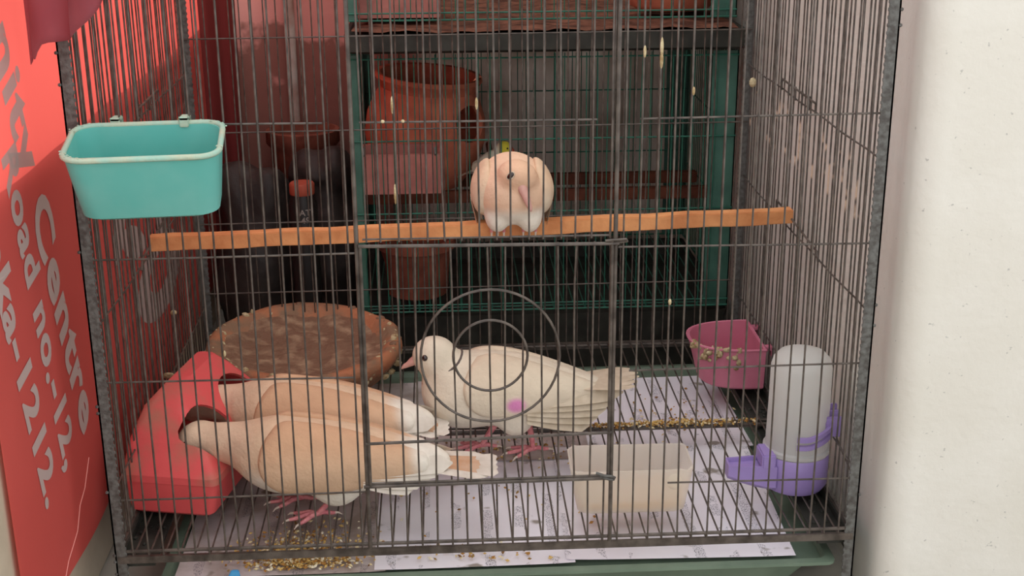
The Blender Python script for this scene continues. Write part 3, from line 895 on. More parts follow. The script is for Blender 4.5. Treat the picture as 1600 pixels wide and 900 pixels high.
def hood_mb(d):
    return MB().loft([rfl(.065 - d, L0 - .001 + d, L1 + .001 - d, 0.049 if d == 0 else 0.040), rfl(.064 - d, L0 + d, L1 - d, 0.058), rfl(.050 - d, L0 + .026 + d, L1 - .010 - d, 0.092 - d * .3, sh=-0.012),
                      rfl(.030 - d, L0 + .058 + d, L1 - .018 - d, 0.124 - d * .6, r=.012, sh=-0.024), rfl(.012 - d * .6, L0 + .105 + d, L1 - .022 - d, 0.138 - d, r=.006, sh=-0.030)])
def plain(name, mb):
    o = bpy.data.objects.new(name, mb.mesh(name)); COL.objects.link(o); return o
ho = plain('h_outer', hood_mb(0)); hi_ = plain('h_inner', hood_mb(0.004))
cut = [hi_]
for yy in (-0.054, 0.056):
    c_ = MB(); Rh = Rz @ Matrix.Rotation(math.radians(58), 3, 'Y')
    c_.loft([[rfp(0.036, yy, 0.092) + Rh @ Vector((0.040 * math.cos(2 * PI * k / 24), 0.046 * math.sin(2 * PI * k / 24), t)) for k in range(24)] for t in (-0.03, 0.08)])
    cut.append(plain('h_hole', c_))
for c_ in cut:
    md = ho.modifiers.new('b', 'BOOLEAN'); md.operation = 'DIFFERENCE'; md.object = c_; md.solver = 'EXACT'
dg = bpy.context.evaluated_depsgraph_get(); dg.update()
hm = bpy.data.meshes.new_from_object(ho.evaluated_get(dg))
for c_ in cut + [ho]: bpy.data.objects.remove(c_)
hm.transform(Matrix.Translation(-Vector((-0.39, 0.21, 0.0))))
hm.materials.clear(); hm.materials.append(M_redlid)
o = obj('hood', hm, None, rf, sm=0.5)

# ------------------------------------------------------------------ clay dish
cd = thing('clay_dish', (-0.275, 0.550, 0.0), 'round terracotta nest dish caked with droppings behind the doves', 'dish')
Rt = Euler((math.radians(3), math.radians(1.5), 0)).to_matrix()
prof = [(0.085, 0.002), (0.110, 0.004), (0.130, 0.020), (0.147, 0.042), (0.155, 0.056), (0.153, 0.066), (0.145, 0.071), (0.134, 0.069), (0.124, 0.058), (0.105, 0.045), (0.06, 0.042), (0.004, 0.042)]
dm = MB().lathe(prof, (-0.275, 0.550, 0), 56, Rt)
for i, p in enumerate(dm.v):
    q = np.array([[p[0], p[1], p[2]]]); w = float(lump(q, 70, 3)[0]) * 0.0028
    dm.v[i] = (p[0] + w * .6, p[1] + w * .4, p[2] + w)
obj('dish_body', dm, M_claydish, cd, sm=1.2)
mk = MB(); nr, na = 16, 56
V = [(-0.275, 0.550, 0.052)]
for i in range(1, nr + 1):
    for k in range(na):
        r = 0.132 * i / nr; a = 2 * PI * k / na
        p = Vector((-0.275, 0.550, 0)) + Rt @ Vector((r * math.cos(a), r * math.sin(a), 0.050 + 0.012 * (i / nr) ** 4))
        q = np.array([[p.x, p.y, 0.0]]); w = float(lump(q, 75, 5)[0]) * 0.006 + float(lump(q, 190, 6)[0]) * 0.003
        V.append((p.x, p.y, p.z + w * (1 if i < nr else .3)))
mk.add(V, [(0, 1 + k, 1 + (k + 1) % na) for k in range(na)] + [(1 + (i - 1) * na + k, 1 + i * na + k, 1 + i * na + (k + 1) % na, 1 + (i - 1) * na + (k + 1) % na) for i in range(1, nr) for k in range(na)])
obj('caked_dirt', mk, M_muck, cd, sm=1.2)
for kk in range(4):
    cb = MB(); cen = ((-10, 30), (45, 40), (-2.2 * 57, 60), (160, 30))[kk]
    for _ in range(90 if kk == 0 else 50 if kk == 1 else 26):
        a = math.radians(random.gauss(*cen)); r = random.uniform(0.128, 0.158) if kk != 1 else random.uniform(.1, .15)
        z = 0.068 - abs(r - 0.143) * 0.9 + random.uniform(-.002, .004)
        if r > 0.148: z -= random.uniform(0, 0.03); r -= (0.066 - z) * 0.3 if z < .06 else 0
        s_ = random.uniform(.003, .008)
        p = Vector((-0.275, 0.550, 0)) + Rt @ Vector((r * math.cos(a), r * math.sin(a), z))
        cb.ball(p, (s_, s_ * random.uniform(.5, 1), s_ * random.uniform(.4, .9)), 6, 4, Euler((random.uniform(0, 3), random.uniform(0, 3), 0)).to_matrix())
    tag(obj('crust', cb, M_crust if kk != 1 else M_muck, cd, sm=1.2), kind='stuff')

# ------------------------------------------------------------------ doves
def feather(mb, a, b, w, n=8, up=(0, 0, 1), cup=0.0, th=0.0012, tipround=0.5):
    """thin tapered leaf from a to b"""
    a = Vector(a); b = Vector(b); d = b - a; up = Vector(up); s_ = d.cross(up).normalized(); u = s_.cross(d).normalized()
    rings = []
    for i in range(n + 1):
        t = i / n
        ww = w * (0.55 + 0.45 * math.sin(min(t / 0.6, 1) * PI / 2)) * (1 if t < 1 - 0.18 else max(0.12, math.sqrt(max(0, 1 - ((t - 0.82) / 0.18) ** 2))))
        p = a + d * t + u * (cup * math.sin(PI * t))
        rings.append([p - s_ * ww, p + u * th, p + s_ * ww, p - u * th * 0.5])
    mb.loft(rings)

def dove(name, org, label, K):
    """K: key shapes in world coordinates; the bird looks along -x"""
    o = thing(name, org, label, 'dove', 'doves in the black cage')
    yc = K['y']
    def R_of(p): return rotm(0, p, 0)
    def fn(P):
        Q = P.copy(); d = None
        for (c, r, pit, k) in K['ells']:
            e = ell(Q, c, r, R_of(pit))
            d = e if d is None else smin(d, e, k)
        for (a, b, ra, rb, k) in K['cones']:
            d = smin(d, cone(Q, a, b, ra, rb), k)
        return d
    lo, hi = K['box']
    me = surf_mesh('body', fn, lo, hi, 0.0034, K['col'], org)
    bo_ = obj('body', me, M_feather, o)
    # folded wings: a skin lying on the body, cut to a wing outline
    for sgn in (-1, 1):
        wa, wb, ra, rb = K['wing']
        def wf(P):
            d = fn(P) - 0.0055
            q = P[:, [0, 2]]; a = np.array(wa); b = np.array(wb); ab = b - a
            t = np.clip(((q - a) @ ab) / (ab @ ab), 0, 1)
            w2 = np.linalg.norm(q - (a + t[:, None] * ab), axis=1) - (ra + (rb - ra) * t ** 1.3)
            side = 0.010 - (P[:, 1] - yc) * sgn
            return smax(smax(d, w2, 0.006), side, 0.004)
        wm = surf_mesh('wing', wf, lo, hi, 0.0034, K['wcol'], org)
        wo = obj('wing', wm, M_feather, o)
        for (fa, fb, fw, fm) in K['prim']:
            mb = MB(); feather(mb, (fa[0], yc + sgn * fa[1], fa[2]), (fb[0], yc + sgn * fb[1], fb[2]), fw, up=(0, 0.75 * sgn, 0.65))
            obj('flight_feather', mb, fm, wo, sm=1.0)
    for k, (fa, fb, fw, fm) in enumerate(K['tail']):
        mb = MB(); feather(mb, fa, fb, fw); obj('tail_feather', mb, fm, o, sm=1.0)
    for (hip, knee, foot, yaw) in K['legs']:
        mb = MB()
        mb.tube([hip, knee, foot + Vector((0, 0, 0.005))], [0.0058, 0.0038, 0.0034], 8)
        for ang, L_ in ((-28, .032), (2, .037), (32, .031), (180, .022)):
            a = math.radians(ang) + yaw; dx, dy = -math.cos(a), -math.sin(a)
            mb.tube([foot + Vector((0, 0, .005)), foot + Vector((dx * L_ * .35, dy * L_ * .35, .0062)), foot + Vector((dx * L_ * .7, dy * L_ * .7, .0036)), foot + Vector((dx * L_, dy * L_, .0028))], [.0034, .0033, .0030, .0022], 7)
        lg = obj('leg', mb, M_leg, o, sm=1.0)
        cw = MB()
        for ang, L_ in ((-28, .032), (2, .037), (32, .031), (180, .022)):
            a = math.radians(ang) + yaw; dx, dy = -math.cos(a), -math.sin(a)
            cw.tube([foot + Vector((dx * L_ * .97, dy * L_ * .97, .003)), foot + Vector((dx * (L_ + .005), dy * (L_ + .005), .0022)), foot + Vector((dx * (L_ + .009), dy * (L_ + .009), -.001))], [.0018, .0013, .0004], 6)
        obj('claws', cw, M_claw, lg, sm=1.0)
    H = Vector(K['head']); bk_ = K['beak']
    mb = MB(); b0 = Vector(bk_[0]); b1 = Vector(bk_[1]); dd = b1 - b0
    mb.tube([b0 - dd * .2, b0 + dd * .25, b0 + dd * .5, b0 + dd * .75 + Vector((0, 0, .0008)), b1], [.0075, .0058, .0042, .0034, .0008], 10)
    obj('beak', mb, M_beak, o, sm=1.0)
    for sgn in (-1, 1):
        e = Vector(K['eye']); hy_ = K.get('hy', yc); e.y = hy_ + sgn * (hy_ - e.y)
        # keep the eye on the skin
        for _ in range(30):
            dv = float(fn(np.array([[e.x, e.y, e.z]]))[0])
            e.y += sgn * (-dv)
        eo = obj('eye', MB().ball(e - Vector((0, sgn * .0012, 0)), .0044, 12, 8), M_eye, o, sm=1.0)
    if 'ring' in K:
        a, b, rr_ = K['ring']
        mb = MB(); pts = []
        for k in range(13):
            th = math.radians(200 + 140 * k / 12 - 180 + 180)  # around the nape
            u = (Vector(b) - Vector(a)); cpos = Vector(a)
            ang = math.radians(-72 + 144 * k / 12)
            p = cpos + Vector((math.cos(ang) * rr_[0], math.sin(ang) * rr_[1], -math.cos(ang) * -rr_[2]))
            pts.append(p)
        # project to the skin
        out = []
        for p in pts:
            for _ in range(12):
                P_ = np.array([[p.x, p.y, p.z]]); dv = float(fn(P_)[0]); h = 1e-4
                g = np.array([float(fn(P_ + np.eye(3)[i] * h)[0]) - dv for i in range(3)]) / h
                g = g / (np.linalg.norm(g) + 1e-9); p = p - Vector(g[:3] * (dv - 0.0002)) if dv != 0 else p
            out.append(p)
        mb.tube(out, [0.0004] + [0.0016] * 11 + [0.0004], 6)
        obj('neck_ring', mb, M_ring, o, sm=1.0)
    return o

cCream = np.array(s2l((214, 200, 178))); cWhite = np.array(s2l((228, 220, 206))); cTan = np.array(s2l((200, 160, 128))); cTan2 = np.array(s2l((212, 182, 153)))
cPink = np.array(s2l((214, 120, 184)))
def mixc(a, b, t): return a[None] * (1 - t)[:, None] + b[None] * t[:, None] if a.ndim == 1 else a * (1 - t)[:, None] + b[None] * t[:, None]

# cream dove standing in the middle
def colC(A):
    t = sstep(0.05, 0.13, A[:, 2]) * 0.35
    c = mixc(cWhite, cCream, 0.5 + t)
    return c
def wcolC(A):
    c = mixc(cCream, cTan2, 0.30 * sstep(0.13, 0.0, A[:, 0]) * sstep(0.08, 0.15, A[:, 2]))
    d = np.hypot((A[:, 0] - 0.045) / 0.016, (A[:, 2] - 0.086) / 0.013)
    return mixc(c, cPink, 0.85 * (1 - sstep(0.45, 1.1, d)) * (A[:, 1] < 0.275))
yC = 0.275
KC = dict(y=yC, box=((-0.115, yC - 0.075, 0.015), (0.20, yC + 0.075, 0.182)), col=colC, wcol=wcolC,
    ells=[((0.022, yC, 0.092), (0.098, 0.050, 0.053), 0.10, .02), ((-0.032, yC, 0.084), (0.048, 0.044, 0.046), -0.3, .03), ((0.10, yC, 0.092), (0.07, 0.030, 0.024), 0.02, .03),
          ((-0.067, yC, 0.142), (0.0285, 0.0225, 0.0265), 0.1, .012), ((0.045, yC - .028, 0.052), (0.022, 0.015, 0.022), 0, .015), ((0.045, yC + .028, 0.052), (0.022, 0.015, 0.022), 0, .015)],
    cones=[((-0.035, yC, 0.095), (-0.060, yC, 0.137), 0.032, 0.022, .02)],
    wing=((0.015, 0.108), (0.15, 0.092), 0.042, 0.012),
    prim=[((0.06, .046, 0.085 - .006 * k), (0.196 - .012 * k, .020 + .003 * k, 0.088 - .011 * k), .011, M_fl_cream) for k in range(5)],
    tail=[((0.11, yC + .006 * (k - 2.5), 0.096), (0.222 - .004 * abs(k - 2.5), yC + .013 * (k - 2.5), 0.106 - .002 * abs(k - 2.5)), .012, M_fl_cream) for k in range(6)] +
         [((0.09, yC - 0.012 + .008 * k, 0.078), (0.178 + .004 * k, yC - 0.014 + .012 * k, 0.066), .012, M_fl_white) for k in range(3)],
    legs=[(Vector((0.02, yC - .012, 0.045)), Vector((0.008, yC - .012, 0.026)), Vector((-0.002, yC - .004, 0.0)), 0.05),
          (Vector((0.062, yC - .022, 0.05)), Vector((0.068, yC - .022, 0.026)), Vector((0.070, yC - .020, 0.0)), 0.15)],
    head=(-0.067, yC, 0.142), beak=((-0.092, yC, 0.136), (-0.112, yC, 0.123)), eye=(-0.078, yC - .020, 0.147),
    ring=((-0.053, yC, 0.124), (-0.03, yC, 0.13), (0.026, 0.026, 0.004)))
dove('dove', (0.03, yC, 0.0), 'cream dove with a dark neck ring and pink wing spot standing by the rings', KC)

# fawn dove in front, head in the feeder
yA = 0.108
def mk_fawn(yc, dx, dz, s_yaw=0):
    def col(A):
        t = sstep(0.045, 0.075, A[:, 2] - dz - 0.10 * np.clip(-(A[:, 0] - dx + 0.2), 0, 1))
        c = mixc(cWhite, cTan2, t)
        c = mixc(c, cWhite, sstep(-0.135, -0.105, A[:, 0] - dx))
        hd = sstep(-0.30, -0.33, A[:, 0] - dx)
        return mixc(c, np.array(s2l((222, 196, 168))), hd)
    def wcol(A):
        c = mixc(cTan, cTan2, 0.6 * sstep(0.115, 0.07, A[:, 2] - dz))
        return mixc(c, cWhite, sstep(-0.118, -0.095, A[:, 0] - dx + 0.25 * (A[:, 2] - dz - 0.08)))
    return col, wcol
def fawn(yc, dx, dz, legs, tl):
    col, wcol = mk_fawn(yc, dx, dz)
    X = lambda x: x + dx
    Z = lambda z: z + dz
    return dict(y=yc, box=((X(-0.435), yc - 0.075, 0.008 + min(0, dz)), (X(-0.03), yc + 0.095, Z(0.150))), col=col, wcol=wcol,
        ells=[((X(-0.220), yc, Z(0.076)), (0.100, 0.050, 0.046), 0.12, .02), ((X(-0.275), yc, Z(0.076)), (0.052, 0.045, 0.041), 0.0, .03), ((X(-0.13), yc, Z(0.070)), (0.070, 0.034, 0.024), 0.10, .03),
              ((X(-0.392), yc + .046, Z(0.078)), (0.026, 0.021, 0.023), -0.5, .012), ((X(-0.205), yc - .026, Z(0.040)), (0.026, 0.016, 0.022), 0, .018), ((X(-0.205), yc + .026, Z(0.040)), (0.026, 0.016, 0.022), 0, .018)],
        cones=[((X(-0.285), yc, Z(0.088)), (X(-0.378), yc + .040, Z(0.084)), 0.036, 0.022, .02)],
        wing=((X(-0.252), Z(0.088)), (X(-0.10), Z(0.073)), 0.047, 0.013),
        prim=[((X(-0.17), .046, Z(0.074 - .004 * k)), (X(-0.058 - .012 * k), .020 + .004 * k, Z(0.070 - .006 * k)), .012, M_fl_white) for k in range(5)],
        tail=[((X(-0.12), yc + .006 * (k - 2.5), Z(0.068)), (X(tl - .004 * abs(k - 2.5)), yc + .012 * (k - 2.5), Z(0.054)), .0125, M_fl_tan if 0 < k < 5 else M_fl_white) for k in range(6)] +
             [((X(tl - .03), yc + .010 * (k - 1.5), Z(0.0565)), (X(tl + .004), yc + .016 * (k - 1.5), Z(0.0555)), .011, M_fl_white) for k in range(4)],
        legs=legs, head=(X(-0.392), yc + .046, Z(0.08)), beak=((X(-0.408), yc + .052, Z(0.066)), (X(-0.416), yc + .058, Z(0.048))), hy=yc + .046, eye=(X(-0.400), yc + .026, Z(0.085)),
        )
dove('dove', (-0.21, yA, 0.0), 'fawn dove with white wing tips nearest the front, feeding from the red feeder',
     fawn(yA, 0.014, -0.001, [(Vector((-0.195, yA - .02, 0.035)), Vector((-0.20, yA - .022, 0.022)), Vector((-0.217, yA - .024, 0.0)), 0.25),
                       (Vector((-0.225, yA + .022, 0.035)), Vector((-0.232, yA + .02, 0.022)), Vector((-0.245, yA + .02, 0.0)), 0.1)], -0.004))
yB = 0.222
dove('dove', (-0.21, yB, 0.0), 'fawn dove feeding behind the front fawn dove, beside the clay dish',
     fawn(yB, -0.006, 0.004, [(Vector((-0.21, yB - .02, 0.042)), Vector((-0.215, yB - .022, 0.022)), Vector((-0.230, yB - .022, 0.0)), 0.1),
                       (Vector((-0.225, yB + .022, 0.042)), Vector((-0.232, yB + .02, 0.022)), Vector((-0.245, yB + .02, 0.0)), 0.0)], -0.045))

# fluffed dove on the perch, facing out
xD, yD = 0.047, 0.338
dd_ = thing('dove', (xD, yD, 0.313), 'fluffed peach dove sitting on the wooden perch with its head sunk', 'dove', 'doves in the black cage')
HD = np.array([0.053, 0.296, 0.389])
def fnD(P):
    d = ell(P, (xD, yD + .012, 0.361), (0.049, 0.060, 0.048))
    d = smin(d, ell(P, (xD, yD - .02, 0.360), (0.042, 0.040, 0.034)), .03)
    d = smin(d, ell(P, (0.0255, yD - .024, 0.331), (0.0175, 0.022, 0.024)), .006)
    d = smin(d, ell(P, (0.0695, yD - .024, 0.330), (0.0175, 0.022, 0.024)), .006)
    d = smin(d, ell(P, HD, (0.0275, 0.024, 0.0225), rotm(0, 0.35, 0)), .007)
    d = smin(d, cone(P, (xD, yD + .05, 0.335), (xD, yD + .09, 0.30), .03, .014), .02)
    return d
def colD(A):
    t = sstep(0.334, 0.352, A[:, 2])
    c = mixc(cWhite, np.array(s2l((222, 186, 158))), t)
    hd = 1 - sstep(0.024, 0.030, np.linalg.norm(A - HD, axis=1))
    return mixc(c, np.array(s2l((212, 172, 142))), hd * 0.7)
meD = surf_mesh('body', fnD, (-0.03, 0.24, 0.285), (0.125, 0.46, 0.425), 0.0032, colD, (xD, yD, 0.313))
obj('body', meD, M_feather, dd_)
for sg in (-1, 1):
    def wD(P):
        d = fnD(P) - 0.006
        side = 0.030 - (P[:, 0] - xD) * sg
        q = P[:, [1, 2]]; a = np.array((yD + .0, 0.366)); b = np.array((yD + .05, 0.322)); ab = b - a
        t = np.clip(((q - a) @ ab) / (ab @ ab), 0, 1)
        w2 = np.linalg.norm(q - (a + t[:, None] * ab), axis=1) - (0.042 - 0.02 * t)
        return smax(smax(d, w2, .008), side, .006)
    wm = surf_mesh('wing', wD, (-0.03, 0.24, 0.285), (0.125, 0.46, 0.425), 0.0032, lambda A: mixc(cTan2, cCream, sstep(0.39, 0.33, A[:, 2])), (xD, yD, 0.313))
    wo = obj('wing', wm, M_feather, dd_)
    for k in range(4):
        mb = MB(); feather(mb, (xD + sg * .056, yD + .005 + .01 * k, 0.345), (xD + sg * (.047 - .003 * k), yD + .0 + .022 * k, 0.305 - .004 * k), .009, up=(sg, 0, .1))
        obj('flight_feather', mb, M_fl_cream, wo, sm=1.0)
for k in range(5):
    mb = MB(); feather(mb, (xD + .006 * (k - 2), yD + .075, 0.322), (xD + .010 * (k - 2), yD + .170, 0.318), .012); obj('tail_feather', mb, M_fl_tan, dd_, sm=1.0)
def skin(fn, p, off=0.0):
    p = np.array([p], float)
    for _ in range(25):
        dv = fn(p)[0]; h = 1e-4
        g = np.array([(fn(p + np.eye(3)[i] * h)[0] - dv) / h for i in range(3)]); g /= np.linalg.norm(g) + 1e-9
        p = p - g * (dv - off)
    return Vector(p[0]), Vector(g)
mb = MB(); b0, g0 = skin(fnD, (0.060, 0.270, 0.374)); b1 = b0 + Vector((0.010, -0.010, -0.028))
mb.tube([b0 + Vector((-.002, .004, .004)), b0 + (b1 - b0) * .3, b0 + (b1 - b0) * .6, b0 + (b1 - b0) * .85, b1], [.0075, .0058, .0044, .0034, .0010], 10)
obj('beak', mb, M_beak, dd_, sm=1.0)
for px_, pz_ in ((0.0395, 0.397), (0.092, 0.390)):
    e, g = skin(fnD, (px_, 0.268 if px_ < .05 else .325, pz_))
    R_ = g.to_track_quat('Z', 'Y').to_matrix() @ Matrix.Rotation(0.8, 3, 'Z')
    obj('eye', MB().ball(e, (.0060, .0036, .0028), 12, 8, R_), M_eye, dd_, sm=1.0)
    obj('eyelid', MB().tube([e + R_ @ Vector((.0060 * math.cos(2 * PI * k / 16), .0038 * math.sin(2 * PI * k / 16), 0.0)) for k in range(16)], .0009, 6, closed=True), M_fl_cream, dd_, sm=1.0)
for x in (0.026, 0.070):
    mb = MB(); cw = MB()
    mb.tube([(x, yD - .012, 0.330), (x, yD - .006, 0.3165)], [.005, .004], 8)
    for k in (-1, 0, 1):
        xx = x + k * .0085
        mb.tube([(x, yD - .004, 0.3175), (xx * .6 + x * .4, yD - .011, 0.3172), (xx, yD - .0165, 0.312), (xx, yD - .0175, 0.304)], [.0032, .0030, .0028, .0022], 7)
        cw.tube([(xx, yD - .0175, 0.305), (xx, yD - .0165, 0.299), (xx, yD - .014, 0.295)], [.0018, .0012, .0003], 6)
    mb.tube([(x, yD - .004, 0.3175), (x, yD + .010, 0.3165), (x, yD + .0145, 0.309)], [.0032, .0028, .002], 7)
    lg = obj('leg', mb, M_leg, dd_, sm=1.0); obj('claws', cw, M_claw, lg, sm=1.0)

# ------------------------------------------------------------------ green cages behind
GX0, GX1, GY0, GY1 = -0.203, 0.452, 0.765, 1.215
def green_cage(z0_, z1_, y0_, label, bars_back=True, name='green_cage'):
    g = thing(name, ((GX0 + GX1) / 2, (y0_ + GY1) / 2, z0_), label, 'cage')
    for x, sx in ((GX0, 1), (GX1, -1)):
        for y, sy in ((y0_, 1), (GY1, -1)):
            w = 0.020 if sx > 0 else 0.044
            mb = MB().box((min(x, x + sx * w), min(y, y + sy * .002), z0_), (max(x, x + sx * w), max(y, y + sy * .002), z1_)).box((min(x, x + sx * .002), min(y, y + sy * .02), z0_), (max(x, x + sx * .002), max(y, y + sy * .02), z1_))
            obj('corner_post', mb, M_greenpost, g)
    h = z1_ - z0_
    for y, nm in ((y0_, 'front_panel'), (GY1, 'back_panel')):
        if nm == 'back_panel' and not bars_back: continue
        po = obj(nm, MB().tube([(GX0, y - .002, z0_ + h * .004), (GX1, y - .002, z0_ + h * .004)], 0.0017, 6), M_green, g, sm=0.8)
        for fz in (0.03, 0.40, 0.68, 0.985):
            obj('cross_wire', MB().tube([(GX0, y - .002, z0_ + h * fz), (GX1, y - .002, z0_ + h * fz)], 0.0015, 6), M_green, po, sm=0.8)
        nn = 36
        for i in range(1, nn):
            x = GX0 + (GX1 - GX0) * i / nn
            bar((x + random.uniform(-.002, .002), y, z0_), (x + random.uniform(-.002, .002), y, z1_), po, m=M_green, r=0.0010)
    for x in (GX0, GX1):
        po = obj('side_panel', MB().tube([(x, y0_, z0_ + h * .004), (x, GY1, z0_ + h * .004)], 0.0017, 6), M_green, g, sm=0.8)
        for fz in (0.35, 0.68, 0.985): obj('cross_wire', MB().tube([(x, y0_, z0_ + h * fz), (x, GY1, z0_ + h * fz)], 0.0015, 6), M_green, po, sm=0.8)
        for i in range(1, 25):
            y = y0_ + (GY1 - y0_) * i / 25
            bar((x, y, z0_), (x, y, z1_), po, m=M_green, r=0.0010, bend=0)
    return g
gc = green_cage(0.030, 0.482, GY0, 'green wire cage holding a clay pot behind the black cage')
po = obj('floor_grid', MB().tube([(GX0, GY0 + .01, 0.034), (GX1, GY0 + .01, 0.034)], .0014, 6), M_green, gc)
obj('cross_wire', MB().tube([(GX0, GY1 - .01, 0.034), (GX1, GY1 - .01, 0.034)], .0014, 6), M_green, po)
for i in range(1, 36):
    x = GX0 + (GX1 - GX0) * i / 36; bar((x, GY0, 0.034), (x, GY1, 0.034), po, m=M_green, r=.0012, bend=0)
p = MB().loft([rr(GX0 + .02, GX1 - .02, GY0 + .02, GY1 - .02, GZ), rr(GX0 + .005, GX1 - .005, GY0 + .005, GY1 - .005, -0.02), rr(GX0, GX1, GY0, GY1, 0.022), rr(GX0 + .012, GX1 - .012, GY0 + .012, GY1 - .012, 0.022), rr(GX0 + .03, GX1 - .03, GY0 + .03, GY1 - .03, -0.005)])
tag(obj('green_cage_tray', p, M_traydark, sm=0.5), 'dark litter tray under the lower green cage', 'tray')
uc = green_cage(0.532, 0.98, 0.80, 'upper green wire cage stacked over the cage with the pot', name='green_cage')
ut = MB().loft([rr(GX0 + .01, GX1, 0.745, GY1, 0.487), rr(GX0, GX1 + .008, 0.735, GY1 + .005, 0.492), rr(GX0, GX1 + .008, 0.735, GY1 + .005, 0.519), rr(GX0 + .006, GX1, 0.741, GY1 - .002, 0.519), rr(GX0 + .012, GX1 - .004, 0.747, GY1 - .008, 0.515)])
uo_ = thing('green_cage_tray', (0.12, 0.97, 0.487), 'dark tray topped with brown litter between the two green cages', 'tray')
obj('tray_body', ut, M_traydark, uo_, sm=0.5)
lt = MB(); nx_, ny_ = 50, 24
for i in range(nx_ + 1):
    for j in range(ny_ + 1):
        x = GX0 + .012 + (GX1 - GX0 - .018) * i / nx_; y = 0.748 + (GY1 - .012 - 0.748) * j / ny_
        q = np.array([[x, y, 0.0]]); lt.v.append((x, y, 0.522 + 0.004 * float(lump(q, 80, 9)[0]) + .002 * float(lump(q, 210, 4)[0])))
for i in range(nx_):
    for j in range(ny_):
        a = i * (ny_ + 1) + j; b = a + ny_ + 1; lt.f.append((a, b, b + 1, a + 1))
obj('litter', lt, M_debris, uo_, sm=1.2)
nb_ = thing('nest_box', (-0.115, 0.90, 0.532), 'pink clay nest box in the upper green cage', 'box')
obj('box_body', MB().loft([rr(-0.185, -0.045, 0.83, 0.99, 0.534, .006), rr(-0.187, -0.043, 0.828, 0.992, 0.64, .006), rr(-0.180, -0.05, 0.835, 0.985, 0.64, .006), rr(-0.180, -0.05, 0.835, 0.985, 0.55, .006)]), M_pinkbox, nb_, sm=0.5)
tp = thing('clay_pot', (0.36, 0.92, 0.532), 'red clay pot base in the upper green cage on the right', 'pot')
obj('pot_body', MB().lathe([(0.06, 0.002), (0.075, 0.01), (0.095, 0.06), (0.09, 0.12), (0.07, 0.14), (0.075, 0.15), (0.066, 0.15), (0.06, 0.14), (0.08, 0.1), (0.07, 0.02)], (0.36, 0.92, 0.532), 32), M_clay, tp, sm=0.7)

# rails and the clay pot with a side hole
for y, lab in ((0.965, 'brown wooden rail across the green cage under the clay pot'), (1.085, 'second brown rail across the green cage further back')):
    tag(obj('rail', MB().box((GX0 + .001, y - .009, 0.176), (GX1 - .001, y + .009, 0.198)), M_darkwood, bevel=.002), lab, 'rail')
pc_ = Vector((-0.088, 1.025, 0.198))
cp = thing('clay_pot', pc_, 'round orange clay nest pot with a dark side hole inside the green cage', 'pot')
Rp = Euler((math.radians(2), math.radians(5), 0)).to_matrix()
pprof = [(0.05, 0.0), (0.072, 0.006), (0.102, 0.05), (0.113, 0.095), (0.110, 0.135), (0.098, 0.168), (0.088, 0.185), (0.094, 0.196), (0.100, 0.204), (0.098, 0.212), (0.090, 0.211), (0.082, 0.196), (0.08, 0.185), (0.09, 0.165), (0.102, 0.13), (0.104, 0.095), (0.094, 0.05), (0.06, 0.012), (0.004, 0.010)]
po1 = plain('pot', MB().lathe(pprof, pc_, 44, Rp))
hc = MB(); hd = Vector((0.80, -0.60, 0.10)).normalized(); Rh = hd.to_track_quat('Z', 'Y').to_matrix()
hc.loft([[pc_ + Vector((0, 0, 0.115)) + hd * t + Rh @ Vector((0.040 * math.cos(2 * PI * k / 24), 0.034 * math.sin(2 * PI * k / 24), 0)) for k in range(24)] for t in (0.05, 0.2)])
ph = plain('hole', hc)
md = po1.modifiers.new('b', 'BOOLEAN'); md.operation = 'DIFFERENCE'; md.object = ph; md.solver = 'EXACT'
dg = bpy.context.evaluated_depsgraph_get(); dg.update()
pm = bpy.data.meshes.new_from_object(po1.evaluated_get(dg)); bpy.data.objects.remove(po1); bpy.data.objects.remove(ph)
pm.transform(Matrix.Translation(-pc_)); pm.materials.clear(); pm.materials.append(M_clay)
obj('pot_body', pm, None, cp, sm=0.7)
hb = thing('hanging_box', (-0.12, 0.81, 0.243), 'pink clay box hung in front of the round clay pot', 'box')
obj('box_body', MB().loft([rr(-0.192, -0.048, 0.774, 0.86, 0.243, .004), rr(-0.194, -0.046, 0.772, 0.862, 0.312, .004), rr(-0.186, -0.054, 0.780, 0.854, 0.312, .004), rr(-0.186, -0.054, 0.780, 0.854, 0.255, .004)]), M_pinkbox, hb, sm=0.5)
obj('hanger', MB().tube([(-0.18, 0.774, 0.31), (-0.18, 0.764, 0.325), (-0.18, 0.760, 0.315)], .002, 6).tube([(-0.06, 0.774, 0.31), (-0.06, 0.764, 0.325), (-0.06, 0.760, 0.315)], .002, 6), M_wire, hb)
lp = thing('clay_pot', (-0.098, 0.855, 0.036), 'dull brown clay pot on the floor of the green cage', 'pot')
obj('pot_body', MB().lathe([(0.045, 0.0), (0.054, 0.004), (0.058, 0.06), (0.066, 0.088), (0.070, 0.090), (0.070, 0.106), (0.062, 0.106), (0.056, 0.085), (0.05, 0.02), (0.003, 0.012)], (-0.098, 0.855, 0.036), 36), M_claydull, lp, sm=0.7)

